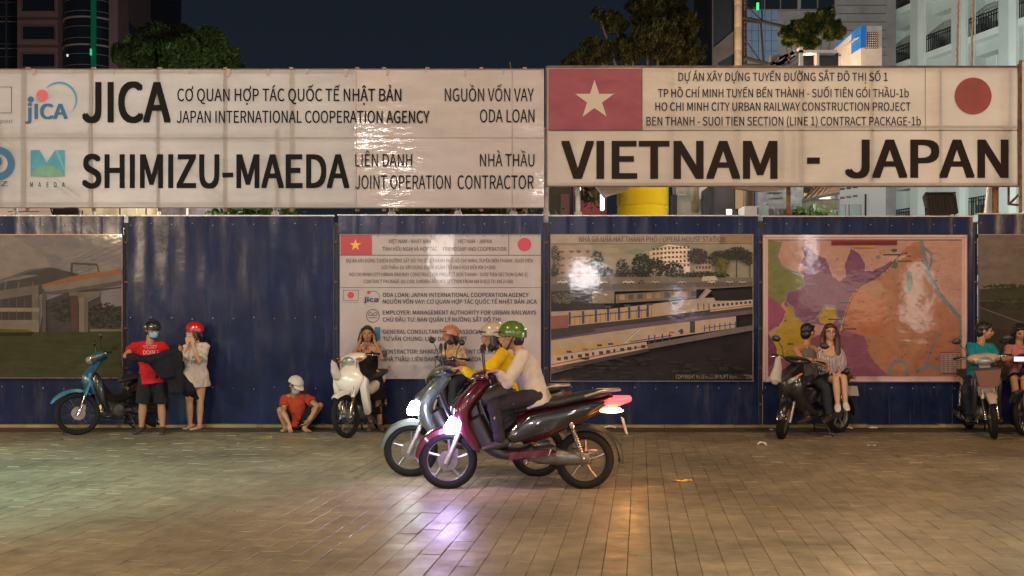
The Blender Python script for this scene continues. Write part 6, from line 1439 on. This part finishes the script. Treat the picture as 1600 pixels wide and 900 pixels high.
# ---- girl in white T-shirt and red helmet
Y = 14.72
D = dict(head=(303, 516, 0), neck=(306, 534, .02), sl=(292, 543, -.13), sr=(321, 541, .04), el=(283, 564, -.25), wl=(293, 537, -.24), er=(311, 566, -.20), wr=(301, 537, -.24),
         hl=(297, 593, -.03), hr=(314, 593, .04), kl=(296, 628, -.06), kr=(313, 629, .0), al=(297, 663, -.03), ar=(312, 664, .02), tl=(287, 670, -.12), tr=(298, 671, -.14))
Jm = joints(Y, D)
r, hp, RH, J, B = person('girl in an oversized white T-shirt and red helmet, holding up a patterned mask', (Jm['ar'].x, Y, 0), Jm, (-.90, -.42, -.05), SK2, female=True,
    top=fabric('white_cotton', (0.62, 0.58, 0.55)), bottom=fabric('black_cotton', (0, 0, 0)), leg=.22, sleeve=.80, loose=.035, top_len=.10, shoes=None, fringe=False, hair='bob',
    hands={'wl': dict(d=(-.05, -.1, 1), n=(.3, 1, 0), curl=.9), 'wr': dict(d=(-.1, -.1, 1), n=(-.5, 1, 0), curl=.9)}, k=.97)
helmet(r, hp, RH, paint('red_helmet', (0.50, 0.012, 0.015)), k=.98); face_mask(r, hp, RH, mat('checked_mask', (0.5, 0.5, 0.5), .7, noise_s=60, amt=1.0))
chest_text(r, J, B, 'HÜL', .20, .055, .15, inkp, 0, .15); chest_text(r, J, B, 'FINGER', .23, .055, .225, inkp, 0, .15)
# ---- squatting man
Y = 14.45
D = dict(head=(462, 600, -.12), neck=(460, 617, -.02), sl=(445, 622, 0), sr=(478, 621, 0), el=(443, 644, -.18), wl=(452, 662, -.24), er=(496, 634, -.20), wr=(484, 656, -.30),
         hl=(452, 660, .12), hr=(472, 660, .12), kl=(438, 641, -.18), kr=(500, 634, -.16), al=(446, 667, -.06), ar=(476, 667, -.06), tl=(441, 673.5, -.20), tr=(484, 674, -.20))
Jm = joints(Y, D)
r, hp, RH, J, B = person('man squatting by the fence in an orange-red polo shirt, white cap and white mask', (at(460, 600, Y).x, Y, 0), Jm, (.62, -.66, -.42), SK,
    top=fabric('orange_red_cotton', (0.42, 0.055, 0.025)), bottom=fabric('black_cotton', (0, 0, 0)), leg=.72, fringe=False, sleeve=.6, top_len=.02, loose=.014, k=.95,
    hands={'wl': dict(d=(.15, -.2, -1), n=(.3, .9, 0), curl=.5), 'wr': dict(d=(-.6, -.3, -.7), curl=.5)})
cap_(r, hp, RH, fabric('white_cap', (0.60, 0.57, 0.54))); face_mask(r, hp, RH, maskw)
# ---- woman in the black dress
Y = 14.62
D = dict(head=(574, 520, 0), neck=(573, 538, .02), sl=(557, 546, .0), sr=(589, 546, .02), el=(549, 560, -.16), wl=(563, 532, -.22), er=(597, 560, -.14), wr=(585, 532, -.22),
         hl=(570, 590, 0), hr=(587, 590, .03), kl=(575, 628, -.03), kr=(590, 628, .03), al=(580, 664, .0), ar=(594, 664, .04), tl=(577, 671, -.13), tr=(596, 671, -.10))
Jm = joints(Y, D)
r, hp, RH, J, B = person('woman in a long black sleeveless dress holding both hands round her eyes like binoculars', (at(586, 600, Y).x, Y, 0), Jm, (.10, -.98, .05), SK, female=True, hair='bob', k=.97,
    hands={'wl': dict(d=(.12, .10, 1), n=(.8, -.1, .0), curl=.75, spread=.16), 'wr': dict(d=(-.12, .10, 1), n=(-.8, -.1, 0), curl=.75, spread=.16)}, shoes=mat('tan_sandal', (0.16, 0.09, 0.06), .6))
fw, ss, tu, sh, pel = B
g = G(); hem = blend(J['kl'], J['kr'], .5)+Vector((0, 0, .02))
g.tube([hem, blend(pel, hem, .55), pel, pel+(sh-pel)*.3, pel+(sh-pel)*.62, pel+(sh-pel)*.80, pel+(sh-pel)*.88], [(.195, .15), (.205, .15), (.178, .13), (.135, .112), (.15, .125), (.142, .118), (.12, .10)], 24, side=ss, p=2.2)
for s_ in (-1, 1):
    g.ell(pel+(sh-pel)*.70+ss*s_*.065+fw*.080, (.066, .058, .060)); g.tube([pel+(sh-pel)*.80+ss*s_*.075+fw*.10, sh+ss*s_*.075+tu*.045, pel+(sh-pel)*.8+ss*s_*.075-fw*.10], .011, 6)
put(remesh(g, .011, 2, .012, 8, (1, 1, .35)), 'dress', fabric('black_dress_cloth', (0.012, 0.011, 0.013)), r)
g = G(); c = at(597, 553, Y-.12); g.tube([c+Vector((-.05, 0, .0)), c+Vector((.05, 0, 0))], [(.045, .025), (.045, .025)], 12, side=(0, 0, 1), p=4, rnd=True)
hb = link('handbag', remesh(g, .008, 1), mat('black_leather', (0.015, 0.015, 0.015), .35)); tag(hb, 'small black handbag under the arm of the woman in the black dress', 'bag')
# ---- laughing person in the pink-brown helmet
Y = 14.5
D = dict(head=(703, 521, 0), neck=(706, 538, .02), sl=(696, 548, -.05), sr=(720, 547, .05), el=(692, 570, -.14), wl=(698, 560, -.30), er=(724, 570, -.05), wr=(706, 564, -.26),
         hl=(706, 590, 0), hr=(722, 590, .04), kl=(692, 596, -.36), kr=(708, 598, -.40), al=(690, 640, -.42), ar=(704, 642, -.46), tl=(682, 648, -.50), tr=(694, 650, -.54))
Jm = joints(Y, D)
r, hp, RH, J, B = person('laughing person in a dusty pink helmet and checked beige shirt, seated behind the moving scooters', (at(712, 600, Y).x, Y, 0), Jm, (-.93, -.30, .08), SK, female=True, hair='bob', k=.95, smile=True, fringe=False,
    top=mat('checked_shirt', (0.42, 0.30, 0.20), .8, noise_s=24, amt=.7, bump=.2, bump_s=80), bottom=fabric('dark_jeans', (0.03, 0.035, 0.05)), leg=1.9, sleeve=.7, loose=.022, top_len=.04, shoes=mat('dark_shoe', (0, 0, 0)),
    hands={'wl': dict(curl=.9), 'wr': dict(curl=.9)})
helmet(r, hp, RH, paint('dusty_pink_helmet', (0.42, 0.17, 0.12)), k=.98)
g = G(); c = at(704, 575, 14.12); g.ell(c, (.125, .13, .10), None, 20, 10); g.torus(c-Vector((0, 0, .03)), (0, 0, 1), .118, .012, 24, 6)
h2 = link('helmet', remesh(g, .009, 1), paint('plum_helmet', (0.05, 0.015, 0.055))); tag(h2, 'dark plum helmet hanging in front of the laughing person', 'helmet')
# ---- couple on the black scooter
Y = 14.0
D = dict(head=(1263, 517, .02), neck=(1260, 535, .03), sl=(1244, 546, -.06), sr=(1272, 545, .12), el=(1252, 562, -.20), wl=(1284, 564, -.30), er=(1280, 566, .05), wr=(1288, 572, -.10),
         hl=(1252, 594, -.02), hr=(1272, 594, .10), kl=(1246, 612, -.40), kr=(1290, 606, -.30), al=(1262, 652, -.30), ar=(1296, 650, -.22), tl=(1250, 659, -.40), tr=(1288, 658, -.34))
Jm = joints(Y, D)
r, hp, RH, J, B = person('young man in a grey tank top on the black scooter, head turned to the woman', (at(1262, 600, Y).x, Y, 0), Jm, (.78, .50, .02), SK, hair='short', k=.97,
    top=fabric('grey_cotton', (0.13, 0.12, 0.11)), bottom=fabric('dark_jeans', (0, 0, 0)), leg=1.85, tank=True, loose=.010, top_len=.05, shoes=mat('dark_shoe', (0, 0, 0)),
    hands={'wl': dict(d=(1, -.1, -.1), n=(0, .2, -1), curl=.5), 'wr': dict(curl=.6)})
Y = 14.15
D = dict(head=(1297, 517, -.02), neck=(1296, 536, .02), sl=(1280, 547, -.02), sr=(1310, 546, .02), el=(1279, 572, -.08), wl=(1297, 580, -.28), er=(1317, 570, -.02), wr=(1311, 582, -.26),
         hl=(1288, 594, .02), hr=(1304, 594, .04), kl=(1306, 592, -.40), kr=(1318, 590, -.34), al=(1309, 632, -.42), ar=(1321, 630, -.36), tl=(1309, 641, -.54), tr=(1324, 639, -.48))
Jm = joints(Y, D)
strp = mat('striped_blouse', (0.40, 0.38, 0.44), .8)
t = strp.node_tree; wv = t.nodes.new("ShaderNodeTexWave"); wv.inputs["Scale"].default_value = 15; wv.inputs["Distortion"].default_value = 2.5; wv.inputs["Detail"].default_value = 1; tcn = t.nodes.new("ShaderNodeTexCoord")
rmp = t.nodes.new("ShaderNodeValToRGB"); rmp.color_ramp.elements[0].color = (0.60, 0.56, 0.58, 1); rmp.color_ramp.elements[1].color = (0.09, 0.08, 0.15, 1); rmp.color_ramp.elements[0].position = .45; rmp.color_ramp.elements[1].position = .6
t.links.new(tcn.outputs["Object"], wv.inputs["Vector"]); t.links.new(wv.outputs["Fac"], rmp.inputs[0]); t.links.new(rmp.outputs[0], t.nodes["Principled BSDF"].inputs["Base Color"])
r, hp, RH, J, B = person('smiling woman with long reddish hair and a striped off-shoulder blouse, seated sideways on the scooter', (at(1297, 600, Y).x, Y, 0), Jm, (-.12, -.98, .0), SK2, female=True, hair='long', hairmat=hairr, k=.97, smile=True,
    top=strp, offshoulder=True, sleeve=1.55, loose=.035, top_len=.02, bottom=fabric('black_cotton', (0, 0, 0)), leg=.7, shoes=fabric('white_canvas_shoe', (0.6, 0.57, 0.56)),
    hands={'wl': dict(curl=.6, n=(0, 0, -1)), 'wr': dict(curl=.6, n=(0, 0, -1))})
g = G()
for s_ in (-1, 1): g.torus(hp(s_*.034, .100, .004), RH.col[1], .024, .0022, 16, 5)
g.tube([hp(-.010, .102, .004), hp(.010, .102, .004)], .002, 5)
for s_ in (-1, 1): g.tube([hp(s_*.058, .098, .006), hp(s_*.085, 0, .006)], .002, 5)
put(g, 'glasses', eyem, r, True)
# plastic bag on the black scooter's handlebar
g = G(); a = at(1216, 560, 13.62); g.tube([a+Vector((.02, 0, .04)), a, a+Vector((-.01, 0, -.12)), a+Vector((-.04, 0, -.30)), a+Vector((-.045, 0, -.33))], [(.010, .008), (.035, .02), (.06, .035), (.085, .05), (.05, .03)], 14, side=(1, 0, 0), rnd=True)
bgm = mat('white_plastic_bag', (0.55, 0.53, 0.50), .35, noise_s=12, amt=.1, trans=.3)
o = link('plastic_bag', remesh(g, .009, 1, .008, 16), bgm); tag(o, 'white plastic bag hanging from the handlebar of the black scooter', 'bag')
g = G(); a = at(521, 568, 13.75); g.tube([a+Vector((-.02, 0, .05)), a, a+Vector((.02, 0, -.10)), a+Vector((.06, 0, -.20)), a+Vector((.065, 0, -.22))], [(.010, .008), (.04, .02), (.06, .03), (.065, .035), (.04, .02)], 14, side=(1, 0, 0), rnd=True)
o = link('plastic_bag', remesh(g, .009, 1, .008, 16), bgm); tag(o, 'white bag hanging from the left handlebar of the white motorbike', 'bag')
# ---- man in teal
Y = 14.35
D = dict(head=(1539, 515, 0), neck=(1533, 533, .02), sl=(1516, 543, .0), sr=(1549, 543, .04), el=(1522, 566, -.16), wl=(1546, 562, -.42), er=(1558, 560, -.14), wr=(1568, 560, -.46),
         hl=(1516, 594, 0), hr=(1536, 594, .02), kl=(1510, 612, -.38), kr=(1556, 612, -.38), al=(1516, 650, -.22), ar=(1560, 650, -.22), tl=(1512, 657, -.34), tr=(1564, 657, -.34))
Jm = joints(Y, D)
r, hp, RH, J, B = person('man in a long-sleeved teal shirt leaning on the handlebar of the basket motorbike', (at(1526, 600, Y).x, Y, 0), Jm, (.90, -.40, -.08), SK, hair='short',
    top=fabric('teal_cotton', (0.010, 0.22, 0.28)), bottom=fabric('dark_jeans', (0, 0, 0)), leg=1.85, sleeve=1.9, loose=.016, top_len=.06, shoes=mat('dark_shoe', (0, 0, 0)), hands={'wl': dict(curl=.8), 'wr': dict(curl=.8)})
chest_text(r, J, B, 'NY', .07, .05, .12, pale, .03)
# ---- woman in pink at the edge
Y = 14.3
D = dict(head=(1594, 517, 0), neck=(1592, 536, .02), sl=(1576, 546, .0), sr=(1608, 546, .02), el=(1575, 568, -.14), wl=(1584, 562, -.34), er=(1612, 568, -.10), wr=(1598, 564, -.34),
         hl=(1588, 594, .02), hr=(1606, 594, .02), kl=(1584, 592, -.42), kr=(1600, 592, -.42), al=(1590, 640, -.42), ar=(1604, 640, -.42), tl=(1588, 648, -.54), tr=(1604, 648, -.54))
Jm = joints(Y, D)
r, hp, RH, J, B = person('long-haired woman in a pink blouse looking at her phone at the right edge', (at(1596, 600, Y).x, Y, 0), Jm, (-.15, -.9, -.35), SK, female=True, hair='long', k=.96,
    top=fabric('pink_cotton', (0.40, 0.16, 0.17)), bottom=fabric('black_cotton', (0, 0, 0)), leg=.5, sleeve=1.3, loose=.03, top_len=.02, shoes=mat('dark_shoe', (0, 0, 0)), hands={'wl': dict(curl=.8), 'wr': dict(curl=.8)})
ph = empty('phone', at(1592, 560, 13.86), 'phone with a lit screen in the hands of the woman in pink', 'phone')
g = G(); g.box(at(1592, 561, 13.86), (.15, .010, .075)); put(g, 'phone_case', blackp, ph)
g = G(); g.box(at(1592, 561, 13.853), (.135, .002, .062)); put(g, 'phone_screen', mat('lit_screen', (.5, .5, .6), .3, emit=(.75, .7, 1.0), es=1.6), ph)
# ---- riders
def rider(label, hx, YR, s, skin, top, bottom, hm, female=False, gr=None, hair='bob', wx=-.27):
    # hx: pixel x of the hip; s pixels per metre; gr ground pixel
    P_ = lambda dx, h, dy=0: (hx+dx*s, gr-h*s, dy)
    D = dict(head=P_(-.20, 1.44), neck=P_(-.13, 1.30), sl=P_(-.10, 1.23, -.17), sr=P_(-.10, 1.23, .17), el=P_((wx-.10)/2-.02, .99, -.25), wl=P_(wx, 1.10, -.31), er=P_((wx-.10)/2-.02, .99, .25), wr=P_(wx, 1.10, .31),
             hl=P_(.03, .86, -.10), hr=P_(.03, .86, .10), kl=P_(-.36, .78, -.15), kr=P_(-.36, .78, .15), al=P_(-.30, .44, -.14), ar=P_(-.30, .44, .14), tl=P_(-.44, .38, -.15), tr=P_(-.44, .38, .15))
    Jm = joints(YR, D)
    # sl must be the figure's picture-left side: the chest faces -x, so swap to keep the front forward
    r, hp, RH, J, B = person(label, (Jm['hl'].x, YR, .3), {**Jm, **{a+'l': Jm[a+'r'] for a in 'sewhkat'}, **{a+'r': Jm[a+'l'] for a in 'sewhkat'}}, (-.99, -.12, .02), skin, female=female, hair=hair, k=1.0,
        top=top, bottom=bottom, leg=1.9, sleeve=1.8, loose=.022, top_len=.08, shoes=mat('dark_shoe', (0, 0, 0)), fringe=False, hands={'wl': dict(d=(-1, 0, -.1), n=(0, 0, -1), curl=1.1), 'wr': dict(d=(-1, 0, -.1), n=(0, 0, -1), curl=1.1)}, group='people riding past')
    helmet(r, hp, RH, hm); return r
sA = F/YA; sB = F/YB
rider('rider in a pale shirt and green helmet on the maroon scooter', 832, YA, sA, SK, fabric('pale_shirt', (0.50, 0.44, 0.37)), fabric('dark_trousers', (0.03, 0.025, 0.03)), paint('green_helmet', (0.07, 0.13, 0.02)), False, 763, hair='short', wx=-.33)
rider('rider in a bright yellow shirt on the silver green scooter', 800, YB, sB, SK, fabric('yellow_shirt', (0.62, 0.40, 0.01)), fabric('grey_trousers', (0.05, 0.05, 0.055)), paint('cream_helmet', (0.40, 0.34, 0.26)), True, 744, wx=-.52)
